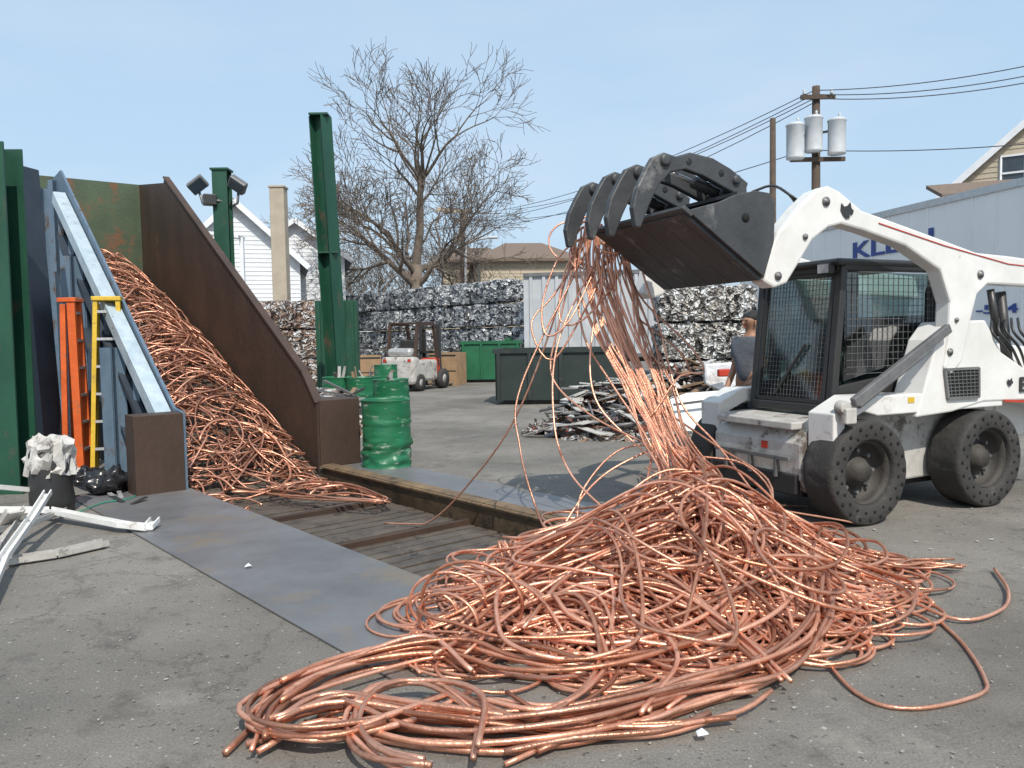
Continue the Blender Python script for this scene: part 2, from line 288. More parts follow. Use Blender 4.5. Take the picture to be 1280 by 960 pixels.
for i in range(9):
    rb=MB(); t=c0[0]+.5+i*.56; zt=c0[1]+(t-c0[0])*(c1[1]-c0[1])/(c1[0]-c0[0])-.16; rb.bar(W(t,-PW-.08,max(.0,zt-1.35)),W(t,-PW-.08,zt),.09,.07); rb.build('stiffener','bluewall',conv)
for dz in(.62,1.25): rb=MB(); rb.bar(pp0-V((0,0,dz)),pp1-V((0,0,dz)),.1,.06,up=upn); rb.build('side_rail','darkblue',conv)
for t in(1.4,3.2,4.9):
    zt=c0[1]+(t-c0[0])*(c1[1]-c0[1])/(c1[0]-c0[0])-.3
    lg=MB(); lg.bar(W(t,-PW-.22,0),W(t,-PW-.22,zt),.14,.02); lg.bar(W(t,-PW-.29,0),W(t,-PW-.29,zt),.02,.14); lg.bar(W(t,-PW-.15,0),W(t,-PW-.15,zt),.02,.14); lg.build('support_leg','bluewall',conv)
MB().prism([W(-.37,-PW-.03,0),W(-.37,-PW-.5,0),W(-.37,-PW-.5,.8),W(-.37,-PW-.03,.8)],U*.3).build('end_box','rust',conv,label='rusty end post at the foot of the left side wall',bevel=.006)
sk=MB(); sk.prism([W(.0,-PW-.06,0),W(TB,-PW-.06,0),W(TB,-PW-.06,FT-1.2),W(.3,-PW-.06,.2)],-VV*.01); sk.build('under_wall_shade','hole_shade',conv)  # black sheet added as the shadow below the left side wall
MB().prism([W(TB,0.0,1.9),W(TB,-2.3,1.9),W(TB,-2.3,z3-.02),W(TB,0.0,z3+.0)],U*.04).build('end_wall','greenrust',conv,label='green end wall streaked with rust at the top of the conveyor')
bt=MB(); bt.prism([W(TE+.05,-PW+.03,PZ-.02),W(-.35,-PW+.03,PZ-.02),W(TB,-PW+.03,FT-.02),W(TB,-PW+.03,FT-.1),W(-.3,-PW+.03,PZ-.12),W(TE+.05,-PW+.03,PZ-.12)],VV*(PW-.06)); bt.build('belt','slat',conv)
sl=MB(); t=TE+.1
while t<TB:
    a=0 if t<-.35 else math.atan2(FT-PZ,TB+.35); up=V((0,0,1))*math.cos(a)-U*math.sin(a)
    q=W(t,-PW+.06,fz(t)+.012+rnd.uniform(-.004,.006)); sl.bar(q,q+VV*(PW-.12),.125,.03,up=up)
    t+=.16 if a==0 else .16*math.cos(a)
sl.build('slat_row','slat',conv,label='dark worn steel slats across the conveyor bed',bevel=.005)
for t in[-4.3+i*1.3 for i in range(4)]: cl=MB(); q=W(t,-PW+.06,fz(t)+.045); cl.bar(q,q+VV*(PW-.12),.05,.06); cl.build('cleat','rust',conv,bevel=.006)
# ------------------------------------------------------------------ posts left
def ibeam(name,base,top,w,d,mt,label,cat='steel column',axis=V((1,0,0)),cap=False,collar=None):
    o=thing(name,label,cat,base); ax=V(axis).normalized(); pr=V((-ax.y,ax.x,0)); base=V(base); top=V(top); mb=MB()
    def slab(off,wx,wy):
        a=[base+off+ax*i*wx/2+pr*j*wy/2 for i,j in((-1,-1),(1,-1),(1,1),(-1,1))]; mb.prism(a,top-base)
    slab(V((0,0,0)),.02,d-.05); slab(pr*(d/2-.012),w,.024); slab(-pr*(d/2-.012),w,.024)
    mb.build('shaft',mt,o)
    if cap: MB().box(top+V((0,0,.02)),(w+.06,d+.06,.04)).build('cap_plate',mt,o)
    if collar: q=base.lerp(top,collar); MB().box(q,(w+.06,d+.06,.04)).build('collar',mt,o)
    MB().box(base+V((0,0,.015)),(w+.2,d+.2,.03)).build('base_plate',mt,o)
    return o
b=G(14,612); t_=P(-8,182,b.y); ibeam('steel_column',b,(t_.x,b.y,t_.z),.38,.36,'green','dark green steel column standing at the left edge of the photo',axis=V((1,.05,0)))
b=G(424,512); b.z=0; t_=P(399,146,b.y); ibeam('steel_column',b,V((b.x-.22,b.y,t_.z)),.34,.34,'green','tall green steel column standing free beyond the drums, tallest of the green columns',cap=True,collar=.54,axis=V((.45,.9,0)))
b=P(287,480,16.5); b.z=0; t_=P(282,214,16.5); fc=ibeam('steel_column',b,V((b.x,b.y,t_.z)),.3,.3,'green','green steel column behind the conveyor with floodlights at its top',cap=True)
for k,(px,py,a) in enumerate(((247,231,-1),(297,231,1))):
    p=P(px,py,16.3); fl_=thing('floodlight',('floodlight on a long arm left of the green column top','floodlight fixed right beside the green column top')[k],'floodlight',p)
    mb=MB(); rm=Matrix.Rotation(R(35*a),3,'Y')@Matrix.Rotation(R(35),3,'X'); mb.box(p,(.36,.14,.26),rot=rm); mb.build('lamp_housing','greymetal',fl_,bevel=.02)
    mb=MB(); mb.box(p+rm@V((0,-.075,0)),(.3,.01,.2),rot=rm); mb.build('lens','pane',fl_)
    mb=MB(); mb.tube([p+V((0,.05,-.1)),p+V((.05*-a,.1,-.35)),V((t_.x-.0+.15*a,16.4,p.z-.4))],.03); mb.build('bracket','greymetal',fl_)
p=P(262,250,16.3); fl_=thing('floodlight','smaller floodlight below the left floodlight arm','floodlight',p); MB().box(p,(.25,.2,.22),rot=.5).build('lamp_housing','black',fl_,bevel=.02); MB().tube([p,p+V((.3,.1,-.02))],.03).build('bracket','greymetal',fl_)
q=MB(); a_=[P(14,206,9.4),P(24,206,9.4),P(58,565,9.0),P(20,600,9.0)]; a_[2].z=a_[3].z=0.02; q.prism(a_,V((.05,.3,0))); q.build('steel_sheet','darkblue',label='dark blue steel sheet standing behind the leftmost green column',cat='steel sheet')
# ------------------------------------------------------------------ copper
def bell(x,y,cx,cy,sx,sy,a): return a*math.exp(-((x-cx)/sx)**2/2-((y-cy)/sy)**2/2)
def H(x,y):
    h=bell(x,y,1.14,5.2,.4,.46,.45)+bell(x,y,.6,4.3,.56,.42,.23)+bell(x,y,1.25,4.6,.48,.38,.15)+bell(x,y,-.05,3.8,.42,.2,.05)+bell(x,y,1.9,5.0,.4,.25,.07)
    return max(0,h-.035)
def GP(px,py,up=0):
    d=ray(px,py).normalized(); k=1.5
    while k<14:
        p=CP+d*k
        if p.z<=H(p.x,p.y)+up: return p
        k+=.02
    return G(px,py)
def wander(x,y,th,n,frac,r,kap,ds=.055,lift=0):
    pts=[]; k0=kap; ph=rnd.random()*6; f2=rnd.uniform(.1,.3)
    for i in range(n):
        k=k0*(1+.6*math.sin(i*f2*.5+ph))
        if H(x,y)<.02:
            to=math.atan2(4.5-y,.8-x); dth=(to-th+math.pi)%(2*math.pi)-math.pi; k=4.0*(1 if dth>0 else -1)
        th+=k*ds; x+=math.cos(th)*ds; y+=math.sin(th)*ds
        z=H(x,y)*frac+r+.02*(1+math.sin(i*.3+ph))+lift*math.sin(math.pi*i/(n-1))
        pts.append(V((x,y,max(z,r+.016))))
    return pts
def pilestart():
    while True:
        x=rnd.uniform(-.6,2.3); y=rnd.uniform(3.4,6.1)
        if H(x,y)>rnd.uniform(.0,.3)+.015: return x,y
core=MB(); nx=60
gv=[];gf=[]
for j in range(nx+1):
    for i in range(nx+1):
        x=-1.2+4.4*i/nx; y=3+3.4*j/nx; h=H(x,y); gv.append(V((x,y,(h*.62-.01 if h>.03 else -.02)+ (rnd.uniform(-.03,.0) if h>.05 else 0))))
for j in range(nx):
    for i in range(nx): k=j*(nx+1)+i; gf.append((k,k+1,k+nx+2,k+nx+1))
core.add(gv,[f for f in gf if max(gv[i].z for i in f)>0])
core.build('heap_core','copper_dark',label='dark core under the big heap, painted as shade between the wires',cat='copper scrap',kind='stuff')  # dark surface under the wires, its colour stands for shade in the gaps
mass=MB()
for i in range(300):
    x,y=pilestart(); mass.tube(wander(x,y,rnd.uniform(0,6.28),rnd.randint(25,60),rnd.uniform(.7,.98),.009,rnd.choice((-1,1))*rnd.uniform(.3,3.0)),rnd.uniform(.007,.0105),5)
mass.build('copper_tangle','copper_mid',label='dense inner tangle of copper wire filling the big heap',cat='copper scrap',kind='stuff')
nw=0
def wire(pts,r,label,group,mt=None,n=7):
    global nw; nw+=1
    mb=MB(); mb.tube(pts,r,n); mb.build('copper_wire',mt or rnd.choice(('copper','copper','copper_mid','copper2')),label=label,cat='copper wire',group=group)
LP='bent bare copper wire lying among many in the big heap on the ground'; GPN='copper wires of the big heap'
for i in range(84):
    x,y=pilestart(); wire(wander(x,y,rnd.uniform(0,6.28),rnd.randint(30,70),rnd.uniform(.95,1.15),.012,rnd.choice((-1,1))*rnd.choice((rnd.uniform(.1,1.2),rnd.uniform(1,3.2))),lift=rnd.choice((0,0,.04,.1,.17))),rnd.uniform(.008,.012),LP,GPN)
def bundle(pix,cnt,spread,r=(.0085,.0125),zr=(.0,.1),lab=LP,grp=GPN,mt=None):
    base=[GP(*p) if len(p)==2 else P(*p) for p in pix]
    for c in range(cnt):
        o=V((rnd.gauss(0,spread),rnd.gauss(0,spread),0)); zz=rnd.uniform(*zr); a0=max(0,int(rnd.choice((0,0,1,1)))); b0=len(base)-rnd.choice((0,0,1)) 
        rr=rnd.uniform(*r); pts=[]
        for p in base[a0:b0]:
            q=p+o+V((rnd.gauss(0,spread*.7),rnd.gauss(0,spread*.7),0))
            q.z=max(.014,(H(q.x,q.y) if p.z<1 else p.z)+.014+zz*rnd.uniform(.5,1.2)); pts.append(q)
        pts=spline(pts); 
        for p in pts: p.z=max(p.z,H(p.x,p.y)*.9+.012)
        wire(pts,rr,lab,grp,mt)
bundle([(340,935),(420,905),(550,925),(700,925),(850,888),(960,850),(1020,800),(1020,745)],13,.045,r=(.009,.014))
bundle([(300,948),(350,900),(440,850),(560,830),(640,850),(760,860),(880,820)],7,.045,r=(.009,.014))
bundle([(590,860),(520,830),(430,850),(345,885),(315,925),(380,948),(480,925),(570,890)],8,.03,r=(.009,.013),zr=(.02,.1),lab='copper strand of the flat coil spilling out at the left end of the heap',grp='strands of the left coil')
bundle([(600,975),(600,915),(545,878),(475,886),(446,930),(470,975),(540,1000)],4,.022,r=(.01,.013),zr=(.05,.1),lab='copper strand of the small round coil at the bottom edge of the photo',grp='strands of the small front coil',mt='copper')
bundle([(640,955),(720,930),(820,925),(900,900),(950,880)],5,.035,zr=(0,.04))
bundle([(840,590),(900,620),(990,665),(1080,706),(1140,713),(1190,712)],17,.055,zr=(0,.06),r=(.0075,.011))
bundle([(860,600),(940,680),(1010,730),(1090,755),(1160,748)],7,.06,zr=(0,.04),r=(.0075,.011))
bundle([(900,640),(980,690),(1060,720),(1110,740)],6,.05,zr=(0,.05))
bundle([(850,600),(760,680),(660,730),(600,770),(570,800)],8,.06,zr=(0,.08))
bundle([(820,600),(900,640),(960,700),(930,780),(830,830),(700,820),(640,770)],8,.08,zr=(.02,.12),mt='copper')
bundle([(560,850),(640,790),(720,780),(760,850),(700,920),(600,900)],5,.05,zr=(.03,.1))
bundle([(640,800),(720,740),(820,745),(900,800),(960,860)],7,.05,zr=(.03,.1),mt='copper')
bundle([(620,770),(700,745),(800,790),(850,850),(820,900)],6,.05,zr=(.03,.1),mt='copper')
wire([p+V((0,0,.014)) for p in spline([GP(1010,800),GP(1070,870),GP(1140,890),GP(1225,872),GP(1230,850),GP(1205,810),GP(1175,780)],.04)],.009,'single copper wire curling in an open loop on bare asphalt right of the heap',None,'copper')
wire([p+V((0,0,.03)) for p in spline([GP(1100,735),GP(1190,780),GP(1250,770),GP(1260,745),GP(1243,717)],.04)],.01,'hooked copper wire end at the far right tip of the heap',None,'copper')
for k,(cx,cy,rr_) in enumerate(((560,780,.2),(590,790,.26),(560,800,.17),(540,785,.14))):
    c=GP(cx,cy); ang=rnd.uniform(-.5,.5); pts=[]
    for i in range(34):
        a=2*math.pi*i/30; pts.append(V((c.x+rr_*math.cos(a)*math.cos(ang),c.y+rr_*math.cos(a)*math.sin(ang)+.03*i/30,max(.015,c.z+rr_*.55+rr_*.8*math.sin(a)))))
    wire(pts,.009,LP,GPN)
for k in range(5):
    c=GP(640+rnd.uniform(-12,12),715); wire([c,c+V((rnd.uniform(-.03,.03),0,.08)),c+V((rnd.uniform(-.1,.0),.02,.2))],.011,'short copper stub sticking up from the left shoulder of the heap','upright stubs on the heap','copper')
HL='copper wire hanging from the raised bucket down to the heap'; HG='copper wires hanging from the bucket'
YH=6.55
for k in range(38):
    j=lambda s: rnd.gauss(0,s); o=max(-1.7,min(1.7,rnd.gauss(0,1))); bow=rnd.choice((0,0,0,-1,1,1))*rnd.uniform(6,30)
    pix=[(748+o*17,282+j(3),YH),(750+o*20+bow*.5+j(3),345,YH-.05),(772+o*17+bow+j(4),420,6.35),(800+o*14+bow*.8+j(4),480,6.1),(828+o*15+bow*.3+j(4),545,5.8),(868+o*28+j(10),612+j(8),5.4)]
    pts=[P(*q) for q in pix]; ex=GP(885+o*80+j(50),680+j(30)); ex.z=H(ex.x,ex.y)+.03; pts.append(ex)
    pts=spline(pts)
    for p in pts: p.z=max(p.z,H(p.x,p.y)+.012)
    wire(pts,rnd.uniform(.0065,.0095),HL,HG,'copper' if k%4 else 'copper_mid')
for k in range(10):
    pts=[]; c=P(740+rnd.uniform(-28,28),rnd.uniform(285,315),YH+rnd.uniform(-.12,.12)); ax=rnd.uniform(0,3.1); ra=rnd.uniform(.1,.22); rb_=rnd.uniform(.1,.26)
    for i in range(rnd.randint(10,20)):
        a=i*.26+ax; pts.append(c+V((math.cos(a)*ra,math.sin(a)*math.cos(ax)*.15,math.sin(a)*rb_-rb_*.4)))
    wire(pts,rnd.uniform(.0065,.009),'curled copper wire caught in the knot at the bucket lip','curled wires at the bucket lip','copper')
Ls=[[(735,300,6.6),(695,365,6.5),(664,405,6.4),(690,450,6.3),(735,380,6.4),(760,320,6.6)],
[(720,305,6.6),(682,430,6.5),(640,530,6.5),(590,600,6.7),(540,650,6.9),(480,672,7.0)],
[(735,310,6.6),(652,480,6.2),(650,560,6.0),(672,640,5.8),(700,700,5.2)],
[(760,300,6.6),(700,420,6.3),(692,520,6.1),(712,590,5.8),(770,650,5.4)],
[(775,300,6.6),(800,370,6.5),(860,430,6.3),(880,465,6.2),(850,470,6.1),(815,520,5.9)],
[(790,300,6.6),(822,400,6.4),(850,500,6.1),(900,560,5.8),(960,640,5.3)],
[(725,300,6.6),(700,400,6.5),(690,470,6.4),(740,520,6.1),(820,560,5.8)],
[(765,310,6.6),(740,420,6.3),(745,500,6.1),(800,560,5.9),(850,600,5.5)],
[(730,300,6.6),(706,340,6.5),(700,400,6.4),(728,400,6.3),(770,350,6.5),(780,300,6.6)],
[(770,310,6.6),(795,370,6.4),(805,440,6.3),(860,470,6.2),(850,440,6.2),(800,400,6.4)],
[(738,290,6.6),(700,320,6.5),(678,380,6.4),(684,420,6.3),(712,400,6.3),(742,340,6.5)],
[(850,545,6.0),(760,590,5.9),(715,640,5.8),(702,680,5.6),(760,690,5.2)],
[(860,560,5.9),(780,560,6.0),(730,610,5.9),(720,660,5.7)],
[(870,570,5.7),(930,580,5.6),(965,620,5.4),(940,660,5.2)],
[(840,520,6.1),(900,560,5.8),(960,600,5.5),(955,640,5.3),(880,640,5.2)]]
for L_ in Ls:
    pts=spline([P(*q) for q in L_])
    for p in pts:
        t_,s_=TS(p); inpit=(TE<t_<0 and -PW<s_<0); p.z=max(p.z,H(p.x,p.y)+.012 if not inpit else PZ+.06)
    wire(pts,.008,'thin copper wire bowing out in a wide loop beside the hanging bunch','loose loops beside the hanging bunch','copper')
def chute(n,stuff=None,frac=(.3,1)):
    for i in range(n):
        t=rnd.uniform(-.5,TB-.3); s=rnd.uniform(-PW+.15,-.15); th=rnd.uniform(0,6.28); kap=rnd.choice((-1,1))*rnd.uniform(.5,4); r=rnd.uniform(.009,.0135); pts=[]; ph=rnd.random()*6; f=rnd.uniform(*frac)
        for k in range(rnd.randint(22,52)):
            th+=kap*(1+.5*math.sin(k*.15+ph))*.055; t+=math.cos(th)*.055*.85; s+=math.sin(th)*.055
            if s>-.1: s=-.1; th=-th+rnd.uniform(-.2,.2); 
            if s<-PW+.1: s=-PW+.1; th=-th
            t=min(max(t,-1.2),TB-.1)
            bulge=.34*math.sin(math.pi*min(1,max(0,(s+PW)/PW)))*min(1,max(0.12,(t+.6)/1.6))+.04
            z=fz(t)+.05+bulge*f*1.2+.03*math.sin(k*.4+ph)
            pts.append(W(t,s,z))
        if stuff: stuff.tube(pts,r,5)
        else: wire(pts,r,'bent copper wire lying among many on the inclined conveyor','copper wires on the conveyor',rnd.choice(('copper','copper','copper_mid')))
st=MB(); chute(210,st,(.25,.92)); st.build('copper_tangle','copper_mid',label='dense under layer of tangled copper wire on the inclined conveyor',cat='copper scrap',kind='stuff')
chute(72,None,(.75,1.1))
for k in range(7):
    L_=[(-.3-.1*k,-1.2+.15*k),(-1.0,-.9),( -1.6-.1*k,-.5),(-1.9,-.25+rnd.uniform(-.2,.1)),(-1.2,-.15),(-.5,-.35)]
    pts=spline([W(t+rnd.uniform(-.15,.15),s+rnd.uniform(-.1,.1),fz(t)+.1+rnd.uniform(0,.08)) for t,s in L_]); wire(pts,.009,'loose copper wire curling on the pit floor at the foot of the conveyor','loose wires at the conveyor foot')
# ------------------------------------------------------------------ loader
Cf=G(1088,658); Cr=G(1238,634); F=(Cf-Cr).normalized(); Lf=V((-F.y,F.x,0)); YO=.86
O=(Cf+Cr)/2-Lf*YO; O.z=0; wb=(Cf-Cr).length
LM=Matrix((( F.x,Lf.x,0,O.x),(F.y,Lf.y,0,O.y),(0,0,1,0),(0,0,0,1)))
def LX(px,py,y):
    q=LM.inverted()@PL(px,py,O+Lf*y,Lf); return V((q.x,y,q.z))
ld=thing('skid_loader','white skid steer loader with black cab holding its grapple bucket raised over the copper','loader',M4=LM)
WR=.41
def wheel_mb(cx,side):
    T=Matrix.Translation(V((cx,side*(YO-.15),WR)))@Matrix.Rotation(R(-90*side),4,'X')
    ty=MB(); prof=[(.25,.11),(.258,.14),(.27,.15),(.385,.15),(.4,.142),(WR-.002,.125),(WR,.1),(WR,.05),(WR,0),(WR,-.05),(WR,-.1),(WR-.002,-.125),(.39,-.15),(.25,-.148),(.235,-.12)]
    def rough_(p):
        a=math.atan2(p.y,p.x); r_=math.hypot(p.x,p.y)
        if r_>.395: k=1+.006*noise.noise(V((p.x*9,p.y*9,p.z*12)))-(.02 if noise.noise(V((math.cos(a)*6,math.sin(a)*6,p.z*9)))>.35 else 0); return V((p.x*k,p.y*k,p.z))
        return p
    ty.lathe(prof,110,T,fn=rough_); tyre=ty.build('tyre','rubber',ld,local=True)
    ho=MB()
    for ring,(rr2,nn,hr) in enumerate(((.362,20,.0165),(.305,20,.0125))):
        for k in range(nn):
            a=2*math.pi*(k+.5*ring)/nn; c=V((rr2*math.cos(a),rr2*math.sin(a),.1495)); ho.lathe([(hr,.0),(hr,.004),(.0001,.004)],12,T@Matrix.Translation(c))
    h_=ho.build('hole_shade_discs','hole_shade',ld,local=True); h_.parent=tyre; h_['kind']='stuff'  # flat black discs paint the dark of the tyre holes, no real recess
    ri=MB(); ri.lathe([(.251,.11),(.24,.118),(.228,.06),(.215,-.01),(.12,-.02),(.11,.04),(.085,.06),(.075,.09),(.0001,.09)],40,T); rim=ri.build('rim','rim',ld,local=True)
    if side>0:
        for k in range(8):
            a=2*math.pi*k/8; bo=MB(); bo.lathe([(.016,-.02),(.016,.03),(.0001,.03)],6,T@Matrix.Translation(V((.165*math.cos(a),.165*math.sin(a),0))),smooth=False); b_=bo.build('wheel_nut','greymetal',ld,local=True); b_.parent=rim
for sx in(1,-1):
    for sd in(1,-1): wheel_mb(sx*wb/2,sd)
m=MB(); m.prism([V((x,.52,z)) for x,z in((-1.05,.25),(.98,.22),(1.08,.34),(1.08,.62),(.95,.8),(-1.1,.86),(-1.2,.5))],V((0,-1.04,0))); m.build('chassis','whitedirty',ld,local=True,bevel=.02)
m=MB(); m.box((1.09,0,.3),(.06,1.0,.16)); m.box((.2,0,.24),(1.6,.9,.12)); m.build('belly_guard','black',ld,local=True,bevel=.01)
m=MB(); m.box((1.13,0,.5),(.03,.9,.035)); 
for y in(-.3,0,.3): m.box((1.12,y,.42),(.05,.03,.16))
m.build('front_step','greymetal',ld,local=True,bevel=.005)
for y in(.53,-.53):
    m=MB(); s_=1 if y>0 else -1
    m.prism([V((x,y,z)) for x,z in((-.95,.84),(.55,.84),(.7,.88),(.9,.8),(.9,.6),(1.02,.6),(1.02,.88),(.75,1.0),(-.95,.98))],V((0,s_*.26,0))); m.build('fender','white',ld,local=True,bevel=.012)
tw=[(1146,522),(1160,470),(1172,425),(1188,402),(1232,400),(1252,440),(1283,462),(1350,470),(1352,520),(1280,500),(1230,502),(1190,515)]
pts=[LX(a,b,.8) for a,b in tw]
for y in(.8,-.52): m=MB(); m.prism([V((p.x,y,p.z)) for p in pts],V((0,-.28,0))); m.build('upright','white',ld,local=True,bevel=.015)
xr=min(p.x for p in pts)
m=MB(); m.prism([V((x,.5,z)) for x,z in((-.5,.5),(-.45,1.3),(-.75,1.42),(xr-.1,1.3),(xr-.2,.5))],V((0,-1.0,0))); m.build('engine_cover','white',ld,local=True,bevel=.03)
gp=[LX(a,b,.806) for a,b in((1180,462),(1222,460),(1222,496),(1184,498))]; m=MB(); m.prism(gp,V((0,.004,0))); gr=m.build('side_grille','hole_shade',ld,local=True)
m=MB()
for k in range(9):
    a=gp[0].lerp(gp[1],k/8); b_=gp[3].lerp(gp[2],k/8); m.bar(a+V((0,.008,0)),b_+V((0,.008,0)),.006,.006)
    a=gp[0].lerp(gp[3],k/8); b_=gp[1].lerp(gp[2],k/8); m.bar(a+V((0,.008,0)),b_+V((0,.008,0)),.006,.006)
for a,b_ in((0,1),(1,2),(2,3),(3,0)): m.bar(gp[a]+V((0,.008,0)),gp[b_]+V((0,.008,0)),.022,.022)
x_=m.build('grille_mesh','greymetal',ld,local=True); x_.parent=gr
Rt=Matrix(((-1,0,0),(0,0,1),(0,1,0))).to_4x4()
q=LX(1274,490,.806); text('Bobcat',.62,.13,LM@Matrix.Translation(V((q.x,.812,q.z)))@Rt,'black','brand_lettering',ld)
m=MB(); a=LX(1255,501,.806); b_=LX(1345,503,.806); m.bar(V((a.x,.806,a.z)),V((b_.x,.806,b_.z)),.01,.02); m.build('red_stripe','red',ld,local=True)
def cathead(px,py,y,s):
    c=LX(px,py,y); sh=[(-1,.1),(-.9,.9),(-.45,.5),(.1,.65),(.55,1.1),(.7,.4),(1.1,.1),(.9,-.4),(.3,-.35),(.5,-.8),(-.1,-.9),(-.6,-.5)]
    m=MB(); m.prism([V((c.x-a*s,y+.004,c.z+b*s)) for a,b in sh],V((0,.004,0))); m.build('cat_head_emblem','black',ld,local=True)
cathead(1262,478,.806,.035)
# cab
CW=.44
x0=LX(1046,332,CW).x; x1=LX(1168,345,CW).x; zt=LX(1046,332,CW).z; zb=LX(1042,512,CW).z
xf=x0+.02; zr=zb+(zt-zb)*.28
cb=MB()
def post(a,b_,w=.06): cb.bar(a,b_,w,w)
for y in(CW,-CW):
    post(V((xf+.04,y,zb)),V((x0-.06,y,zt)),.07); post(V((x1,y,zb)),V((x1,y,zt)),.085); post(V((xf+.04,y,zb)),V((x1,y,zb)),.08); post(V((x0-.06,y,zt)),V((x1,y,zt)),.075)
    cb.prism([V((xf+.0,y-.02,zb)),V((x1,y-.02,zb)),V((x1,y-.02,zr+.12)),V((x1+.25,y-.02,zr-.02)),V((xf,y-.02,zr-.14))],V((0,.04,0)))
    cb.prism([V((x1,y-.02,zb)),V((x1+.12,y-.02,zb)),V((x1+.1,y-.02,zt-.2)),V((x1+.0,y-.02,zt))],V((0,.04,0)))
post(V((xf+.04,-CW,zb)),V((xf+.04,CW,zb)),.08); post(V((x0-.06,-CW,zt)),V((x0-.06,CW,zt)),.09)
cb.build('cab_frame','black',ld,local=True,bevel=.012)
m=MB(); m.prism([V((x0+.03,CW+.05,zt)),V((x1-.03,CW+.05,zt)),V((x1-.03,-CW-.05,zt)),V((x0+.03,-CW-.05,zt))],V((0,0,.06))); m.build('roof','black',ld,local=True,bevel=.025)
m=MB(); m.box((x1+.0,0,(zt+zb)/2-.2),(.03,2*CW-.1,zt-zb-.4)); m.build('rear_panel','black',ld,local=True)
m=MB(); m.add([V((xf+.05,-CW+.03,zb+.05)),V((xf+.05,CW-.03,zb+.05)),V((x0-.05,CW-.03,zt-.05)),V((x0-.05,-CW+.03,zt-.05))],[(0,1,2,3)]); dg=m.build('front_door','glass',ld,local=True)
f=lambda q:V((xf+.055+(x0-.05-xf-.05)*q[1],q[0],zb+.06+(zt-zb-.12)*q[1]))
m=MB()
for (a,b_) in (((-CW+.06,0),(-CW+.06,1)),((CW-.06,0),(CW-.06,1)),((-CW+.06,0),(CW-.06,0)),((-CW+.06,1),(CW-.06,1))): m.bar(f(a),f(b_),.035,.03)
x_=m.build('door_frame','black',ld,local=True); x_.parent=dg
m=MB(); 
for k in range(1,20):
    y=-CW+.06+k*(2*CW-.12)/20; m.bar(f((y,.02)),f((y,.98)),.003,.003)
for k in range(1,26): m.bar(f((-CW+.06,k/26)),f((CW-.06,k/26)),.003,.003)
x_=m.build('mesh_guard','greymetal',ld,local=True); x_.parent=dg
m=MB(); m.bar(f((-.15,.05))+V((.02,0,0)),f((.15,.45))+V((.02,0,0)),.02,.02); x_=m.build('wiper','black',ld,local=True); x_.parent=dg
for y in(CW,-CW):
    m=MB(); m.add([V((x0-.08,y,zr-.1)),V((x1+.03,y,zr+.12)),V((x1+.03,y,zt-.05)),V((x0-.1,y,zt-.05))],[(0,1,2,3)]); sw=m.build('side_window','glass',ld,local=True)
    m=MB(); yy=y+(.03 if y>0 else -.03)
    for k in range(1,18): x=x0-.08+(x1-x0+.08)*k/18; m.bar(V((x,yy,zr+.0)),V((x,yy,zt-.06)),.004,.004)
    for k in range(0,15): z=zr-.04+(zt-zr)*k/15; m.bar(V((x0-.08,yy,z)),V((x1,yy,z)),.004,.004)
    x_=m.build('mesh_guard','greymetal',ld,local=True); x_.parent=sw
m=MB()
m.box(((x0+x1)/2-.05,0,zb+.12),(.45,.5,.14)); m.box(((x0+x1)/2-.28,0,zb+.45),(.12,.48,.6)); m.build('seat','black',ld,local=True,bevel=.04)
for y in(.3,-.3): m=MB(); m.tube([V((x0-.25,y,zb)),V((x0-.2,y,zb+.4)),V((x0-.25,y*.95,zb+.5))],.015); m.build('control_lever','black',ld,local=True)
for y in(.36,-.36):
    m=MB(); m.box((x0+.03,y,zt-.02),(.07,.13,.09)); lt=m.build('work_light','black',ld,local=True,bevel=.01); m=MB(); m.box((x0+.068,y,zt-.02),(.006,.11,.07)); x_=m.build('lens','alu',ld,local=True); x_.parent=lt
m=MB(); m.box((1.085,.12,.58),(.006,.07,.06)); m.build('warning_sticker','red',ld,local=True)
m=MB(); m.box((.985,-.0,.76),(.25,.9,.06)); m.build('front_sill','whitedirty',ld,local=True,bevel=.01)
q=LX(1140,500,.8); m=MB(); m.box((q.x,.792,q.z),(.07,.006,.045)); m.build('safety_sticker','yellow',ld,local=True)
# arms
arm=[(955,352),(962,314),(973,290),(1000,257),(1020,238),(1036,232),(1050,239),(1078,263),(1112,275),(1180,300),(1222,316),(1262,320),(1330,330),(1335,361),(1280,357),(1235,355),(1222,368),(1214,400),(1203,452),(1190,468),(1180,460),(1186,420),(1188,378),(1176,338),(1132,307),(1080,288),(1052,280),(1036,284),(1016,300),(996,334),(984,354),(968,360)]
YA=.82
ap=[LX(a,b,YA) for a,b in arm]
for y in(YA,-YA+.14):
    m=MB(); m.prism([V((p.x,y,p.z)) for p in ap],V((0,-.14,0))); m.build('lift_arm','white',ld,local=True,bevel=.018)
for px,py,r_ in((1032,252,.035),(1187,440,.03),(972,345,.03),(1225,343,.035),(1006,296,.022),(1195,400,.02)): 
    m=MB(); q=LX(px,py,YA); T=Matrix.Translation(V((q.x,YA,q.z)))@Matrix.Rotation(R(-90),4,'X'); m.lathe([(r_,-.0),(r_,.012),(r_*.5,.014),(r_*.5,.022),(.0001,.022)],16,T); m.build('pivot_pin','greymetal',ld,local=True)
m=MB(); q=LX(1020,286,YA); m.tube([V((q.x,YA-.14,q.z)),V((q.x,-YA+.14,q.z))],.06,16); m.build('cross_tube','white',ld,local=True)
m=MB(); sp=[LX(x,y,YA) for x,y in((1098,279),(1180,307),(1260,330),(1330,338))]
for i in range(3): m.bar(V((sp[i].x,YA+.003,sp[i].z)),V((sp[i+1].x,YA+.003,sp[i+1].z)),.006,.008)
m.build('red_stripe','red',ld,local=True)
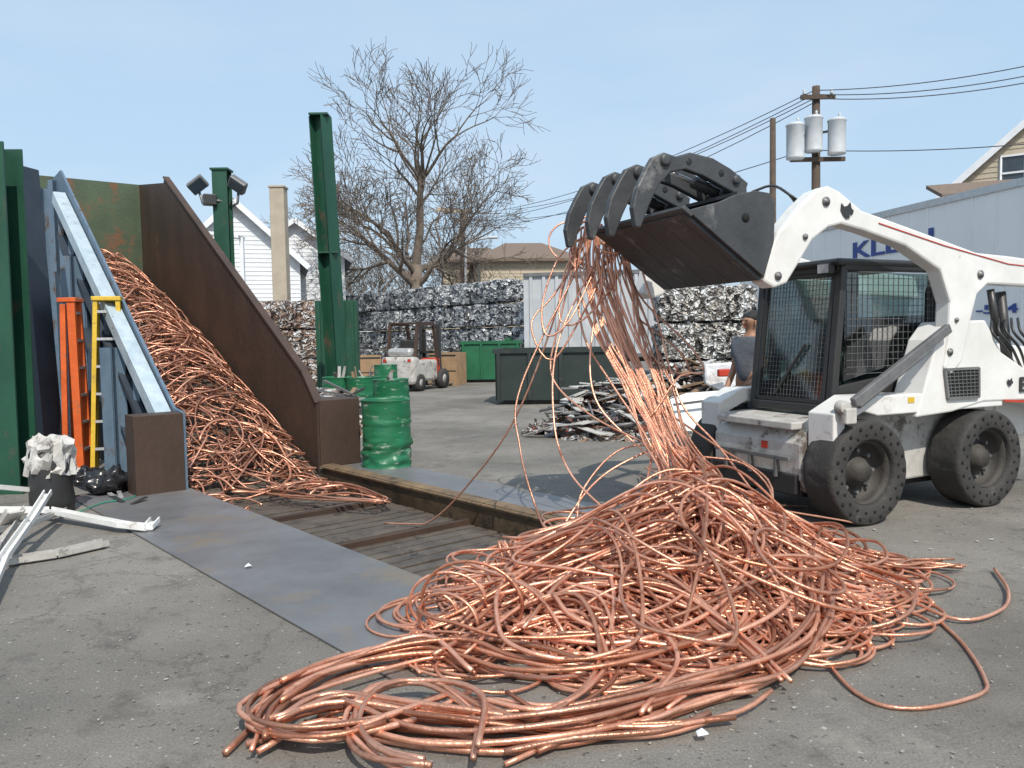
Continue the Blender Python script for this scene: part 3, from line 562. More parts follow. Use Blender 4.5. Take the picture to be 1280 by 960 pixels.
cathead(1058,264,YA+.002,.062)
a=LX(1056,510,.84); b_=LX(1183,410,.84); y=.86
a1=V((a.x,y,a.z)); b1=V((b_.x,y,b_.z)); m=MB(); m.bar(a1.lerp(b1,.06),b1,.05,.075); m.tube([a1.lerp(b1,.1)+V((0,0,-.05)),a1.lerp(b1,.8)+V((0,0,-.05))],.026,12); m.build('lift_link','greymetal',ld,local=True,bevel=.008)
m=MB(); T=Matrix.Translation(a1+V((0,-.04,0)))@Matrix.Rotation(R(-90),4,'X'); m.lathe([(.0001,-.04),(.055,-.04),(.055,.04),(.0001,.04)],16,T); m.box(a1+V((-.02,0,-.06)),(.11,.06,.12)); m.build('link_bracket','whitedirty',ld,local=True,bevel=.01)
m=MB(); m.tube([LX(1250,365,.7),LX(1262,480,.7)],.045,12); m.build('lift_cylinder','black',ld,local=True)
m=MB(); m.tube([LX(1238,362,.74),LX(1246,420,.74)],.03,12); m.build('lift_cylinder','black',ld,local=True)
for k in range(5):
    m=MB(); m.tube(spline([LX(1240+k*8,398,.72),LX(1240+k*9,415,.8),LX(1256+k*9,435,.82),LX(1275+k*5,468,.7)],.05),.012,8); m.build('hydraulic_hose','black',ld,local=True)
for k in range(3): m=MB(); m.tube(spline([LX(1000+k*6,262,.66),LX(985,242,.5+.06*k),LX(965,232,.4),LX(940,240,.3)],.05),.01,8); m.build('hydraulic_hose','black',ld,local=True)
# bucket
BY=.9; BF=-.28
e0=LX(868,270,BY); e1=LX(955,346,BY); e2=LX(968,300,BY); e3=LX(966,246,BY)
cut=e0+(e0-e1).normalized()*.06
side=[cut,e0+V((.0,0,.05)),LX(900,252,BY),LX(920,243,BY),LX(945,238,BY),LX(962,241,BY),LX(969,255,BY),e2,e1]
for y in(BY,BF+.03): 
    m=MB(); m.prism([V((p.x,y,p.z)) for p in side],V((0,-.03,0))); bs_=m.build('bucket_side','bucket',ld,local=True,bevel=.006)
    m=MB(); q=LX(932,272,BY); T=Matrix.Translation(V((q.x,y+(.003 if y>0 else -.033),q.z)))@Matrix.Rotation(R(-90),4,'X'); m.lathe([(.032,0),(.032,.002),(.0001,.002)],14,T); x_=m.build('side_hole','hole_shade',ld,local=True); x_.parent=bs_
m=MB(); W2=BY-BF-.06
def sheet(a,b_,th=.025): n_=(b_-a).cross(V((0,1,0))).normalized()*th; m.prism([V((a.x,BY-.03,a.z)),V((b_.x,BY-.03,b_.z)),V((b_.x,BY-.03,b_.z))+n_,V((a.x,BY-.03,a.z))+n_],V((0,-W2,0)))
sheet(cut,e1); sheet(e1,e2); sheet(e2,e3); sheet(e3,LX(925,243,BY))
m.build('bucket_shell','bucket',ld,local=True)
d=(e1-cut); n_=d.cross(V((0,1,0))).normalized(); n_=-n_ if n_.z>0 else n_; a=cut.lerp(e1,.06)
for k in range(5):
    m=MB(); y=BF+.12+k*(BY-BF-.24)/4; m.bar(V((a.x,y,a.z))+n_*.014,V((e1.x,y,e1.z))+n_*.014,.05,.028,up=n_); m.build('wear_strip','bucket',ld,local=True,bevel=.004)
m=MB(); m.bar(V((cut.x,BY,cut.z)),V((cut.x,BF,cut.z)),.09,.03,up=n_); m.build('cutting_edge','bucket',ld,local=True,bevel=.004)
m=MB(); m.box((e1.x-.07,.2,(e1.z+e3.z)/2-.02),(.08,1.0,.4)); m.build('coupler_plate','black',ld,local=True,bevel=.01)
for y in(.5,-.2): m=MB(); m.tube([V((e1.x-.08,y,e1.z+.1)),V((LX(1030,262,YA).x,y,LX(1030,262,YA).z))],.045,12); m.build('tilt_cylinder','greymetal',ld,local=True)
TY=.62
tin=[(785,286),(781,262),(786,238),(797,215),(806,200),(820,194),(834,199),(852,194),(880,201),(902,214),(924,232),(918,250),(895,238),(868,223),(846,215),(828,219),(813,234),(802,258),(791,287)]
tp=[LX(a,b,TY) for a,b in tin]
TYS=((.72,.46),(.06,-.2))
for pi,pair in enumerate(TYS):
    for qi,y in enumerate(pair):
        m=MB(); dx=0 if qi==0 else .07; sc2=1 if pi==0 else .96
        m.prism([V((e3.x+(p.x-e3.x)*sc2+dx*.6,y,p.z-(.0 if dx==0 else .03))) for p in tp],V((0,-.055,0))); m.build('grapple_tine','bucket',ld,local=True,bevel=.01)
        for px,py,r_ in((820,204,.04),(908,228,.032)):
            m=MB(); q=LX(px,py,TY); T=Matrix.Translation(V((e3.x+(q.x-e3.x)*sc2+dx*.6,y+.0,q.z-(.0 if dx==0 else .03))))@Matrix.Rotation(R(-90),4,'X'); m.lathe([(.0001,-.08),(r_,-.08),(r_,.02),(r_*.5,.024),(.0001,.024)],16,T); m.build('pivot_boss','bucket',ld,local=True)
for y0_,y1_ in TYS:
    for q in(LX(890,220,TY),LX(850,206,TY)): m=MB(); m.tube([V((q.x,y0_,q.z)),V((q.x,y1_-.05,q.z))],.026,12); m.build('grapple_cross_bar','bucket',ld,local=True)
    yc=(y0_+y1_)/2-.025
    m=MB(); a=V((LX(845,214,TY).x,yc,LX(845,214,TY).z)); b_=V((e3.x+.06,yc,e3.z+.03)); m.tube([a.lerp(b_,.35),b_],.042,12); m.build('grapple_cylinder','black',ld,local=True)
    m=MB(); m.tube([a,a.lerp(b_,.5)],.018,10); m.build('cylinder_rod','alu',ld,local=True)
    for yy in(yc-.07,yc+.07):
        m=MB(); m.prism([V((e3.x+.16,yy,e3.z-.12)),V((e3.x-.02,yy,e3.z-.05)),V((e3.x-.0,yy,e3.z+.12)),V((e3.x+.12,yy,e3.z+.15)),V((e3.x+.24,yy,e3.z+.06))],V((0,-.025,0))); m.build('grapple_bracket','bucket',ld,local=True,bevel=.006)
# ------------------------------------------------------------------ drums
def drum_mb(h=.88,r=.29,dent=0,crump=False,seed=1):
    m=MB(); prof=[(.0001,.02),(r-.01,.02),(r,.0),(r,.02)]
    for k in range(1,30):
        z=h*k/30; rr_=r-.006+(.012 if k in(10,20) else 0)-(.004 if k in(9,11,19,21) else 0); prof.append((rr_,z))
    prof+=[(r,h-.01),(r+.006,h),(r-.005,h+.003),(r-.015,h-.015),(r-.015,h-.2)]
    def fn(p):
        a=noise.noise(V((p.x*3,p.y*3,p.z*4+seed*7)))*dent; q=V((p.x*(1+a),p.y*(1+a),p.z))
        if crump and p.z<.32: b_=noise.noise(V((p.x*9,p.y*9,p.z*14)))*.5; q=V((q.x*(1+.3*b_),q.y*(1+.3*b_),q.z))
        return q
    m.lathe(prof,40,None,fn=fn); return m,(r,h)
def drum(loc,label,dent=.05,crump=False,seed=1,fill='hole_shade',h=.88,scrap=0):
    o=thing('steel_drum',label,'drum',loc,rnd.uniform(0,6)); m,(r,hh)=drum_mb(h=h,dent=dent,crump=crump,seed=seed); m.build('shell','drum',o,local=True)
    m=MB(); m.lathe([(r-.02,hh-.13),(r*.6,hh-.1),(.0001,hh-.08)],28); m.build('contents_or_shade',fill,o,local=True)  # black fill paints the shade inside the open drum; other fills are scrap
    for k in range(scrap):
        a=rnd.uniform(0,6.28); rr_=rnd.uniform(0,.17); c=V((rr_*math.cos(a),rr_*math.sin(a),hh-.14)); t_=c+V((rnd.uniform(-.16,.16),rnd.uniform(-.16,.16),rnd.uniform(.18,.34)))
        m=MB(); m.bar(c,t_,rnd.uniform(.02,.08),.012); m.build('scrap_piece',rnd.choice(('wood','greymetal','rust','whitedirty')),label='scrap piece standing in a green drum behind the nearest drum',cat='scrap piece',group='scrap standing in the drums') if False else m.build('scrap_offcut',rnd.choice(('wood','greymetal','rust','whitedirty')),o,local=True)
    return o
drum(G(484,583),'dented open green drum with a crumpled base, nearest drum to the pit',.1,True,1,h=.8)
drum(G(426,535),'green drum of scrap half hidden behind the rusty conveyor end box',.05,False,2,'bale_brown',scrap=6)
drum(G(490,543),'green drum directly behind the nearest drum',.07,False,3,'rustlight',scrap=3)
drum(G(455,536),'green drum standing left of and behind the nearest drum',.06,False,5,'bale_brown',scrap=5)
drum(G(483,500),'farthest green drum, standing in front of the cardboard boxes',.05,False,4,'rustlight')
# ------------------------------------------------------------------ bales
def bale_mesh(seed,sx=1.25,sy=1.0,sz=1.0,n=7,strips=70):
    r_=random.Random(seed); m=MB()
    for ax in range(3):
        for sg in(-1,1):
            vs=[]
            for j in range(n+1):
                for i in range(n+1):
                    a=-1+2*i/n; b_=-1+2*j/n; c=[0,0,0]; c[ax]=sg; c[(ax+1)%3]=a; c[(ax+2)%3]=b_
                    p=V(c); e=1-.06*(abs(a)**6+abs(b_)**6); d=noise.noise_vector(p*2.7+V((seed*3,0,0)))*.08+noise.noise_vector(p*7+V((seed,5,0)))*.07
                    p=p*e+d; vs.append(V((p.x*sx/2,p.y*sy/2,(p.z+1)*sz/2)))
            m.add(vs,[(j*(n+1)+i,j*(n+1)+i+1,(j+1)*(n+1)+i+1,(j+1)*(n+1)+i) for j in range(n) for i in range(n)])
    for k in range(strips):
        ax=r_.choice((0,1)); sg=r_.choice((-1,1)); p=V((r_.uniform(-.45,.45)*sx,r_.uniform(-.45,.45)*sy,r_.uniform(.1,.9)*sz))
        if ax==0: p.x=sg*sx/2
        else: p.y=sg*sy/2
        d=V((r_.uniform(-1,1),r_.uniform(-1,1),r_.uniform(-1,1))).normalized()*r_.uniform(.05,.18); e=V((r_.uniform(-1,1),r_.uniform(-1,1),r_.uniform(-1,1))).normalized()*r_.uniform(.02,.09)
        m.add([p-d-e,p+d-e,p+d+e,p-d+e],[(0,1,2,3)])
    return m
def bale_proto(mt,seed,label,group,cat='bale',**k):
    return bale_mesh(seed,**k).build('scrap_bale',mt,label=label,cat=cat,group=group,origin=V((0,0,0)))
BG='baled aluminium blocks of the long wall'; BL='crushed grey aluminium bale stacked in the long bale wall across the yard'
pa=[bale_proto('bale_al',s,BL,BG) for s in(3,4,5)]
Lp=P(447,420,44); Rp=P(662,420,33); Lp.z=Rp.z=0; dirn=(Rp-Lp); n_=int(dirn.length/1.32); ang=math.atan2(dirn.y,dirn.x); used=set()
for i in range(n_+1):
    for j in range(4 if i<n_ else 3):
        k=(i*3+j*2+i//2)%3; src=pa[k]
        o=src if k not in used else src.copy()
        if k in used: col.objects.link(o)
        used.add(k); q=Lp.lerp(Rp,i/n_); o.location=(q.x+rnd.uniform(-.06,.06),q.y+rnd.uniform(-.22,.22),j*1.0); o.rotation_euler=(0,0,ang+rnd.choice((0,math.pi))+rnd.uniform(-.06,.06)); o.scale=(1,1,.94)
pb=bale_proto('bale_white',8,'bright tangled aluminium bale stacked behind the worker beside the loader bucket','bright bales behind the loader'); first=True
for i,(px,Y) in enumerate(((842,19),(882,19.3),(918,19.8))):
    for j in range(3):
        o=pb if first else pb.copy()
        if not first: col.objects.link(o)
        first=False; q=P(px,430,Y); o.location=(q.x,q.y,j*.9); o.rotation_euler=(0,0,rnd.uniform(-.15,.15)+(math.pi if rnd.random()<.5 else 0)); o.scale=(.68,.8,.88)
pc=bale_proto('bale_brown',12,'mixed brown and silver scrap bale stacked beyond the conveyor wall','mixed bales beyond the conveyor'); first=True
for i,px in enumerate((322,352,382,300)):
    for j in range(3):
        o=pc if first else pc.copy()
        if not first: col.objects.link(o)
        first=False; q=P(px,430,26+i*.3); o.location=(q.x,q.y,j*.95); o.rotation_euler=(0,0,rnd.uniform(-.3,.3)+i)
        o.scale=(.8,.9,.92)
q=P(395,430,22); q2=P(447,430,22); q.z=q2.z=0; m=MB(); m.prism([q,q2,q2+V((0,0,2.6)),q+V((0,0,2.6))],V((0,.3,0))); ct=thing('green_container','plain dark green steel container behind the tall green column','container',(q+q2)/2)
m.build('body','green',ct)
for k in range(5): m=MB(); x=q.lerp(q2,(k+.5)/5); m.box((x.x,x.y-.03,1.3),(.05,.06,2.5)); m.build('rib','green',ct)
def crate(px,py,w,d,h,rot,label,mt='card'):
    b=G(px,py); o=thing('cardboard_box',label,'box',b,rot); m=MB(); t=.03
    m.box((0,-d/2,h/2),(w,t,h)); m.box((0,d/2,h/2),(w,t,h)); m.box((-w/2,0,h/2),(t,d-t*1.2,h)); m.box((w/2,0,h/2),(t,d-t*1.2,h)); m.box((0,0,.12),(w-.08,d-.08,.05)); m.build('walls',mt,o,local=True)
    m=MB(); m.box((0,-d/2-.02,h-.08),(w*.98,.01,.05)); m.box((0,-d/2-.02,h*.45),(w*.98,.01,.03)); m.build('strap','black',o,local=True)
    m=MB(); m.box((0,0,.05),(w-.04,d-.04,.1)); m.build('pallet','wood',o,local=True); return o
crate(460,482,.8,.8,1.0,.25,'tall cardboard box left of the forklift')
crate(560,481,.95,.9,1.05,-.3,'large brown box standing right of the forklift'); crate(373,462,1.0,.9,1.2,.3,'cardboard box beyond the conveyor wall, left of the tall green column')
def dumpster(loc,rot,w,d,h,mt,label,name='dumpster'):
    o=thing(name,label,'dumpster',loc,rot); m=MB(); t=.05
    m.box((0,-d/2,h/2+.1),(w,t,h)); m.box((0,d/2,h/2+.1),(w,t,h)); m.box((-w/2,0,h/2+.1),(t,d-t*1.1,h)); m.box((w/2,0,h/2+.1),(t,d-t*1.1,h)); m.box((0,0,.14),(w-.1,d-.1,.06)); m.build('body',mt,o,local=True)
    m=MB(); 
    for a in(-d/2-.03,d/2+.03): m.box((0,a,h+.1),(w+.12,.09,.1))
    m.box((-w/2-.03,0,h+.1),(.09,d,.1)); m.box((w/2+.03,0,h+.1),(.09,d,.1)); m.build('rim',mt,o,local=True)
    n=max(3,int(w/.6))
    for k in range(n+1): m=MB(); m.box((-w/2+.06+k*(w-.12)/n,-d/2-.05,h/2+.08),(.08,.06,h-.06)); m.build('rib',mt,o,local=True)
    for y in(-d/2+.2,d/2-.2): m=MB(); m.box((0,y,.05),(w*.9,.12,.1)); m.build('skid','black',o,local=True)
    return o
q=G(615,478); dumpster((q.x,q.y+.8,0),-.05,1.95,1.5,1.25,'dumpster','bright green dumpster beside the brown box, behind the dark dumpster')
q=G(640,470); dumpster((q.x+.6,q.y+2.4,0),0,1.6,1.4,1.35,'dumpster','second bright green dumpster, partly hidden behind the first one')
q=G(690,506); dumpster((q.x+.3,q.y+.95,0),-.1,2.9,1.7,1.1,'darkgreen','long low dark green dumpster in the middle of the yard beside the debris')
# forklift (rear to the camera)
fb=G(520,489); fk=thing('forklift','small grey and red forklift parked in front of the bale wall','forklift',V((fb.x,fb.y+1.0,0)),R(68))
def lb(name,mt,items,bev=.02):
    m=MB()
    for c,s in items: m.box(c,s)
    return m.build(name,mt,fk,local=True,bevel=bev)
lb('body','whitedirty',[((-.45,0,.58),(1.3,1.05,.62))],.08); lb('counterweight','whitedirty',[((-1.12,0,.6),(.42,1.08,.8))],.1)
lb('tank','alu',[((-1.05,0,1.12),(.34,.8,.26))],.1)
lb('front_cowl','red',[((.3,0,.62),(.35,.95,.62))],.05)
lb('seat','black',[((-.45,0,.98),(.45,.5,.12)),((-.68,0,1.25),(.1,.48,.45))],.03)
m=MB()
for y in(.45,-.45): m.bar((.35,y,.7),(.1,y,1.95),.08,.08); m.bar((-1.05,y,.9),(-.9,y,1.95),.08,.08); m.bar((.1,y,1.95),(-.9,y,1.95),.08,.1)
for k in range(7): m.bar((-.85+k*.15,.45,1.97),(-.85+k*.15,-.45,1.97),.07,.03)
m.build('overhead_guard','rust',fk,local=True)
m=MB()
for y in(.3,-.3): m.box((.72,y,1.0),(.12,.1,1.9)); m.box((.8,y*.8,.95),(.08,.08,1.7))
for z in(.35,1.1,1.85): m.box((.74,0,z),(.08,.6,.08))
m.build('mast','black',fk,local=True)
for y in(.25,-.25): lb('fork','greymetal',[((1.35,y,.08),(1.0,.12,.04)),((.88,y,.4),(.05,.12,.6))],.005)
for y in(.4,-.4): lb('tail_lamp','red',[((-1.335,y,.9),(.02,.1,.08))],.005)
for x,y,r_ in((.5,.5,.3),(.5,-.5,.3),(-.95,.48,.25),(-.95,-.48,.25)):
    T=Matrix.Translation(V((x,y,r_)))@Matrix.Rotation(R(90),4,'X'); m=MB(); m.lathe([(r_*.5,-.1),(r_,-.1),(r_,.1),(r_*.5,.1)],20,T); m.build('tyre','rubber',fk,local=True); m=MB(); m.lathe([(.0001,-.09),(r_*.5,-.09),(r_*.5,.09),(.0001,.09)],16,T); m.build('rim','whitedirty',fk,local=True)
# ------------------------------------------------------------------ trailers
def trailer(p0,p1,h,mt,label,thick=2.5,zb=0.9,rib=.6,name='box_trailer',rd=.016):
    p0=V((p0.x,p0.y,0)); p1=V((p1.x,p1.y,0)); d=(p1-p0); Ln=d.length; d.normalize(); n=V((-d.y,d.x,0)); 
    if n.dot(p0)<0: n=-n
    o=thing(name,label,'trailer',p0+d*Ln/2+n*thick/2,math.atan2(d.y,d.x))
    m=MB(); m.prism([p0+V((0,0,zb)),p1+V((0,0,zb)),p1+V((0,0,h)),p0+V((0,0,h))],n*thick); m.build('body',mt,o)
    k=0.3
    while k<Ln: m=MB(); q=p0+d*k-n*rd/2; m.box((q.x,q.y,(zb+h)/2),(.05 if rd<.03 else .12,rd,h-zb-.2),rot=math.atan2(d.y,d.x)); k+=rib; m.build('panel_rib',mt,o)
    for z in(zb+.06,h-.06): m=MB(); e=rd+.02; m.prism([p0-n*e+V((0,0,z-.07)),p1-n*e+V((0,0,z-.07)),p1-n*e+V((0,0,z+.07)),p0-n*e+V((0,0,z+.07))],n*(e-.001)); m.build('rail','greymetal' if mt!='trailer' else 'alu',o)
    for k in(1.2,2.4):
        q=p0+d*k+n*.3; T=Matrix.Translation(V((q.x,q.y,.5)))@Matrix.Rotation(math.atan2(n.y,n.x),4,'Z')@Matrix.Rotation(R(90),4,'Y'); m=MB(); m.lathe([(.0001,-.15),(.3,-.15),(.5,-.12),(.5,.12),(.3,.15),(.0001,.15)],24,T); m.build('wheel','rubber',o)
    m=MB(); q=p0+d*(Ln*.5)+n*1.2; m.box((q.x,q.y,zb-.1),(Ln*.9,1.0,.2),rot=math.atan2(d.y,d.x)); m.build('underframe','black',o)
    m=MB(); q=p1-d*1.5+n*.4; m.box((q.x,q.y,zb/2),(.12,.12,zb)); m.build('landing_leg','black',o)
    return o,p0,d,n
T0=P(1420,400,12.2); T1=P(925,400,24.5)
tr,p0,d,n=trailer(T0,T1,4.15,'trailer','long white box trailer with blue lettering parked behind the loader',zb=.9)
def on(px,py): return PL(px,py,p0-n*.02,n)
Tn=Matrix((( -d.x,0,-n.x,0),(-d.y,0,-n.y,0),(0,1,0,0),(0,0,0,1)))
c=on(1066,324); c2=on(1166,319); text('KLEIN',(c2-c).length,.38,Matrix.Translation(c)@Tn,'blue','lettering',tr,ext=.006)
c=on(1220,393); c2=on(1272,390); text('-544',(c2-c).length,.17,Matrix.Translation(c)@Tn,'blue','phone_digits',tr,ext=.006)
T0=P(832,400,30); T1=P(655,400,31); trailer(T1,T0,3.95,'trailergrey','grey white ribbed trailer standing between the bale wall and the bright bales',rib=.5,zb=.7,rd=.07)
# ------------------------------------------------------------------ debris
def Hd(x,y): return max(0,.75*math.exp(-((x-1.6)/.6)**2/2-((y-12.6)/.6)**2/2)-.04)+max(0,.95*math.exp(-((x-3.2)/.95)**2/2-((y-14.2)/.8)**2/2)-.05)
m=MB(); gv=[]; nx=34
for j in range(nx+1):
    for i in range(nx+1): x=-1.5+7.5*i/nx; y=10.6+6*j/nx; h=Hd(x,y); gv.append(V((x,y,h*.85+rnd.uniform(-.05,.05) if h>.03 else -.03)))
m.add(gv,[(j*(nx+1)+i,j*(nx+1)+i+1,(j+1)*(nx+1)+i+1,(j+1)*(nx+1)+i) for j in range(nx) for i in range(nx) if max(gv[j*(nx+1)+i].z,gv[j*(nx+1)+i+1].z,gv[(j+1)*(nx+1)+i].z)>0])
for k in range(900):
    x=rnd.gauss(1.6,.55) if k%2 else rnd.gauss(3.2,.8); y=rnd.gauss(12.5,.5) if k%2 else rnd.gauss(14.1,.7); z=Hd(x,y)
    if z<.01 and rnd.random()<.7: continue
    e=V((rnd.uniform(-1,1),rnd.uniform(-1,1),rnd.uniform(-.3,.8))).normalized()*rnd.uniform(.03,.14); f_=V((rnd.uniform(-1,1),rnd.uniform(-1,1),rnd.uniform(-.3,.6))).normalized()*rnd.uniform(.015,.07); p=V((x,y,z+.05))
    m.add([p-e-f_,p+e-f_,p+e+f_,p-e+f_],[(0,1,2,3)])
m.build('scrap_heap',crumple('mixed_scrap',[(.14,.1,.075),(.42,.41,.4),(.07,.055,.045),(.25,.17,.12),(.6,.6,.6),(.12,.12,.13),(.22,.06,.04)],8,.1,.6),label='heap of small mixed scrap pieces in front of the dark dumpster and the bright bales',cat='scrap heap',kind='stuff')
kinds=[('wood_plank','wood','splintered brown plank lying in the scrap heap','planks in the scrap heap'),('metal_sheet','whitedirty','bent off white metal strip lying in the scrap heap','pale strips in the scrap heap'),('metal_bar','greymetal','grey metal bar lying in the scrap heap','grey bars in the scrap heap')]
for k in range(96):
    nm,mt,la,gr_=kinds[(0,1,1,2)[k%4]]; 
    if k%2: x=rnd.gauss(1.5,.5); y=rnd.gauss(12.3,.45)
    else: x=rnd.gauss(3.0,.8); y=rnd.gauss(13.7,.6)
    p=V((x,y,Hd(x,y)+.08)); L_=rnd.uniform(.2,.5); a=rnd.uniform(0,3.14); dd=V((math.cos(a),math.sin(a),rnd.uniform(-.35,.35)))*L_
    q=p+dd; q.z=max(q.z,.03); r0=p-dd; r0.z=max(.03,r0.z); m=MB()
    if mt=='whitedirty':
        mid=(q+r0)/2+V((0,0,rnd.uniform(0,.08))); m.bar(r0,mid,rnd.uniform(.06,.2),.015); m.bar(mid,q,rnd.uniform(.06,.2),.012)
    elif mt=='wood': m.bar(r0,q,rnd.uniform(.06,.14),.03)
    else: m.tube([r0,(r0+q)/2+V((0,0,.02)),q],rnd.uniform(.012,.03),7)
    m.build(nm,mt,label=la,cat='scrap piece',group=gr_)
wp=thing('vehicle_panel','white metal vehicle panel lying tilted left of the far front wheel of the loader','vehicle panel',G(885,548)); m=MB()
a_=[P(838,502,10.6),P(860,494,10.7),P(915,490,10.8),P(942,478,10.8),P(945,530,10.5),P(900,538,10.4),P(850,540,10.3)]; m.prism(a_,V((0,.1,.03))); m.build('panel','white',wp,bevel=.02)
m=MB(); m.bar(P(842,506,10.4),P(938,494,10.6),.03,.03); m.build('edge_trim','greymetal',wp)
m=MB(); m.prism([P(880,455,13),P(925,452,13),P(932,482,12.9),P(905,492,12.9),P(882,480,12.9)],V((0,.15,0))); m.build('scrap_door','alu',label='silver scrap car door leaning on the heap behind the white panel',cat='car door',bevel=.03)
m=MB(); m.box(P(905,466,12.7),(.22,.08,.12),rot=.3); m.build('tail_lamp_housing','red',label='red tail lamp lying on the scrap heap beside the silver door',cat='tail lamp',bevel=.02)
# ------------------------------------------------------------------ left foreground scrap
def strip(pix,w,label,mt='whitedirty'):
    m=MB(); pts=[G(px,py,z) for px,py,z in pix]
    for i in range(len(pts)-1):
        a,b_=pts[i],pts[i+1]; m.bar(a,b_,w,.012); dd=(b_-a).normalized(); sd=dd.cross(V((0,0,1))).normalized()
        m.bar(a+sd*w/2+V((0,0,.02)),b_+sd*w/2+V((0,0,.02)),.01,.04); m.bar(a-sd*w/2+V((0,0,.02)),b_-sd*w/2+V((0,0,.02)),.01,.04)
    m.build('metal_strip',mt,label=label,cat='metal strip')
strip([(-30,640,.12),(60,640,.08),(150,658,.05),(185,662,.03),(194,652,.06)],.07,'long white metal gutter with a hooked end pointing at the steel plate','white')
strip([(-40,608,.35),(40,615,.2),(75,632,.06)],.05,'short white strip propped up just above the long gutter','white')
strip([(10,704,.02),(70,695,.02),(132,681,.02)],.09,'flat pale strip lying alone on the asphalt below the long gutter')
strip([(-20,760,.06),(5,700,.1),(40,650,.2),(60,618,.3)],.05,'white strip slanting up from the left edge of the photo','white')
strip([(-30,670,.25),(30,660,.1),(80,640,.04)],.04,'thin white strip crossing under the slanting strip')
strip([(-20,700,.1),(10,655,.2),(20,640,.3)],.12,'broad pale sheet end at the left edge of the photo')
b=G(66,640); o=thing('crumpled_drum','crumpled silver and black metal drum standing beside the leftmost green column','drum',b)
m=MB(); m.lathe([(.0001,.01),(.17,.0),(.18,.1),(.17,.25),(.18,.4),(.17,.5),(.16,.56),(.13,.57)],26,None,fn=lambda p:p*(1+.16*noise.noise(V((p.x*14,p.y*14,p.z*8))))); m.build('shell','black',o,local=True)
m=MB(); m.lathe([(.19,.36),(.185,.42),(.2,.48),(.17,.55),(.19,.62),(.15,.66),(.08,.69),(.02,.64)],34,None,smooth=False,fn=lambda p:V((p.x*(1+.45*noise.noise(V((p.x*17,p.y*17,p.z*14)))),p.y*(1+.45*noise.noise(V((p.x*13,p.y*17,p.z*14)))),p.z+.06*noise.noise(V((p.x*15,p.y*15,p.z*9)))))); m.build('foil_wrap','whitedirty',o,local=True)
def bag(px,py,s,label,seed,mt='bag'):
    b=G(px,py); m=MB(); prof=[(max(.0001,math.sin(math.pi*k/18))*s,s*.55*(1-math.cos(math.pi*k/18))) for k in range(19)]
    m.lathe(prof,30,Matrix.Translation(b),fn=lambda p:V((p.x,p.y,max(0,p.z)))*(1+.5*noise.noise(p*2.2/s+V((seed,0,0)))+.2*noise.noise(p*6/s+V((seed,3,0)))),smooth=True); m.build('plastic_bag',mt,label=label,cat='plastic bag')
bag(132,618,.2,'black plastic bag slumped at the feet of the yellow ladder',1); bag(170,612,.17,'black plastic bag squeezed against the rusty end post',5); bag(108,606,.15,'small black bag behind the crumpled drum, left of the other bags',9)
bag(98,600,.1,'pale crumpled plastic film beside the crumpled drum',3,'whitedirty')
m=MB(); m.tube(spline([G(98,640,.02),G(130,628,.03),G(165,622,.02),G(185,606,.03)],.05),.006); m.build('loose_cord','cord',label='thin green cord on the ground in front of the black bags',cat='cord')
def ladder(base,rot,lean,w0,w1,h,mt,label,steps=6):
    o=thing('step_ladder',label,'ladder',base,M4=Matrix.Translation(base)@Matrix.Rotation(rot,4,'Z')@Matrix.Rotation(lean,4,'X'))
    for s in(-1,1): m=MB(); m.bar((s*w0/2,0,0),(s*w1/2,.0,h),.05,.085,up=(0,1,0)); m.build('rail',mt,o,local=True,bevel=.003)
    for s in(-1,1): m=MB(); m.bar((s*w0/2,.16,0),(s*w1/2,.09,h-.05),.035,.06,up=(0,1,0)); m.build('rear_rail',mt,o,local=True,bevel=.003)
    for k in range(steps):
        z=.28+k*(h-.35)/(steps-1)*.95; w=w0+(w1-w0)*z/h; m=MB(); m.box((0,-.0,z),(w-.05,.085,.03)); m.build('step','alu',o,local=True)
    m=MB(); m.box((0,.04,h),(w1+.08,.2,.05)); m.build('top_cap',mt,o,local=True,bevel=.006)
    return o
bl=G(140,590); hh=P(140,372,bl.y).z
ladder(V((bl.x,bl.y,0)),R(14),R(-4),.4,.24,hh,'yellow','yellow fibreglass step ladder leaning against the blue conveyor wall')
bl=G(107,590); ladder(V((bl.x,bl.y,0)),R(100),R(-1),.3,.2,hh-.02,'orange','orange fibreglass step ladder seen edge on, left of the yellow ladder')
for k in range(9):
    p=G(rnd.uniform(60,200),rnd.uniform(598,640)); m=MB(); a=rnd.uniform(0,3); dd=V((math.cos(a),math.sin(a),0))*rnd.uniform(.08,.25); m.bar(p+V((0,0,.02)),p+dd+V((0,0,.05)),.04,.01); m.build('metal_offcut','alu' if k%2 else 'black',label='small metal offcut on the dirt around the ladders',cat='scrap piece',group='offcuts around the ladders')
for k in range(26):
    p=P(405+rnd.uniform(-18,45),rnd.uniform(470,492),12.5+rnd.uniform(-.5,.8)); p.z=rnd.uniform(.05,.75); m=MB(); a=rnd.uniform(0,3); dd=V((math.cos(a),math.sin(a),rnd.uniform(-.2,.5)))*rnd.uniform(.15,.35); m.bar(p-dd,p+dd,rnd.uniform(.04,.15),.03); m.build('scrap_piece',rnd.choice(('wood','greymetal','whitedirty','black')),label='odd scrap piece piled behind the conveyor end box and the drums',cat='scrap piece',group='scrap behind the drums')
m=MB(); q=P(405,470,13); m.lathe([(1.1,0),(1.0,.3),(.6,.6),(.0001,.7)],20,Matrix.Translation(V((q.x,13.3,0))),smooth=False,fn=lambda p:p*(1+.3*noise.noise(p*3))); m.build('scrap_heap','bale_brown',label='low heap of mixed scrap behind the drums',cat='scrap heap',kind='stuff')
m=MB()
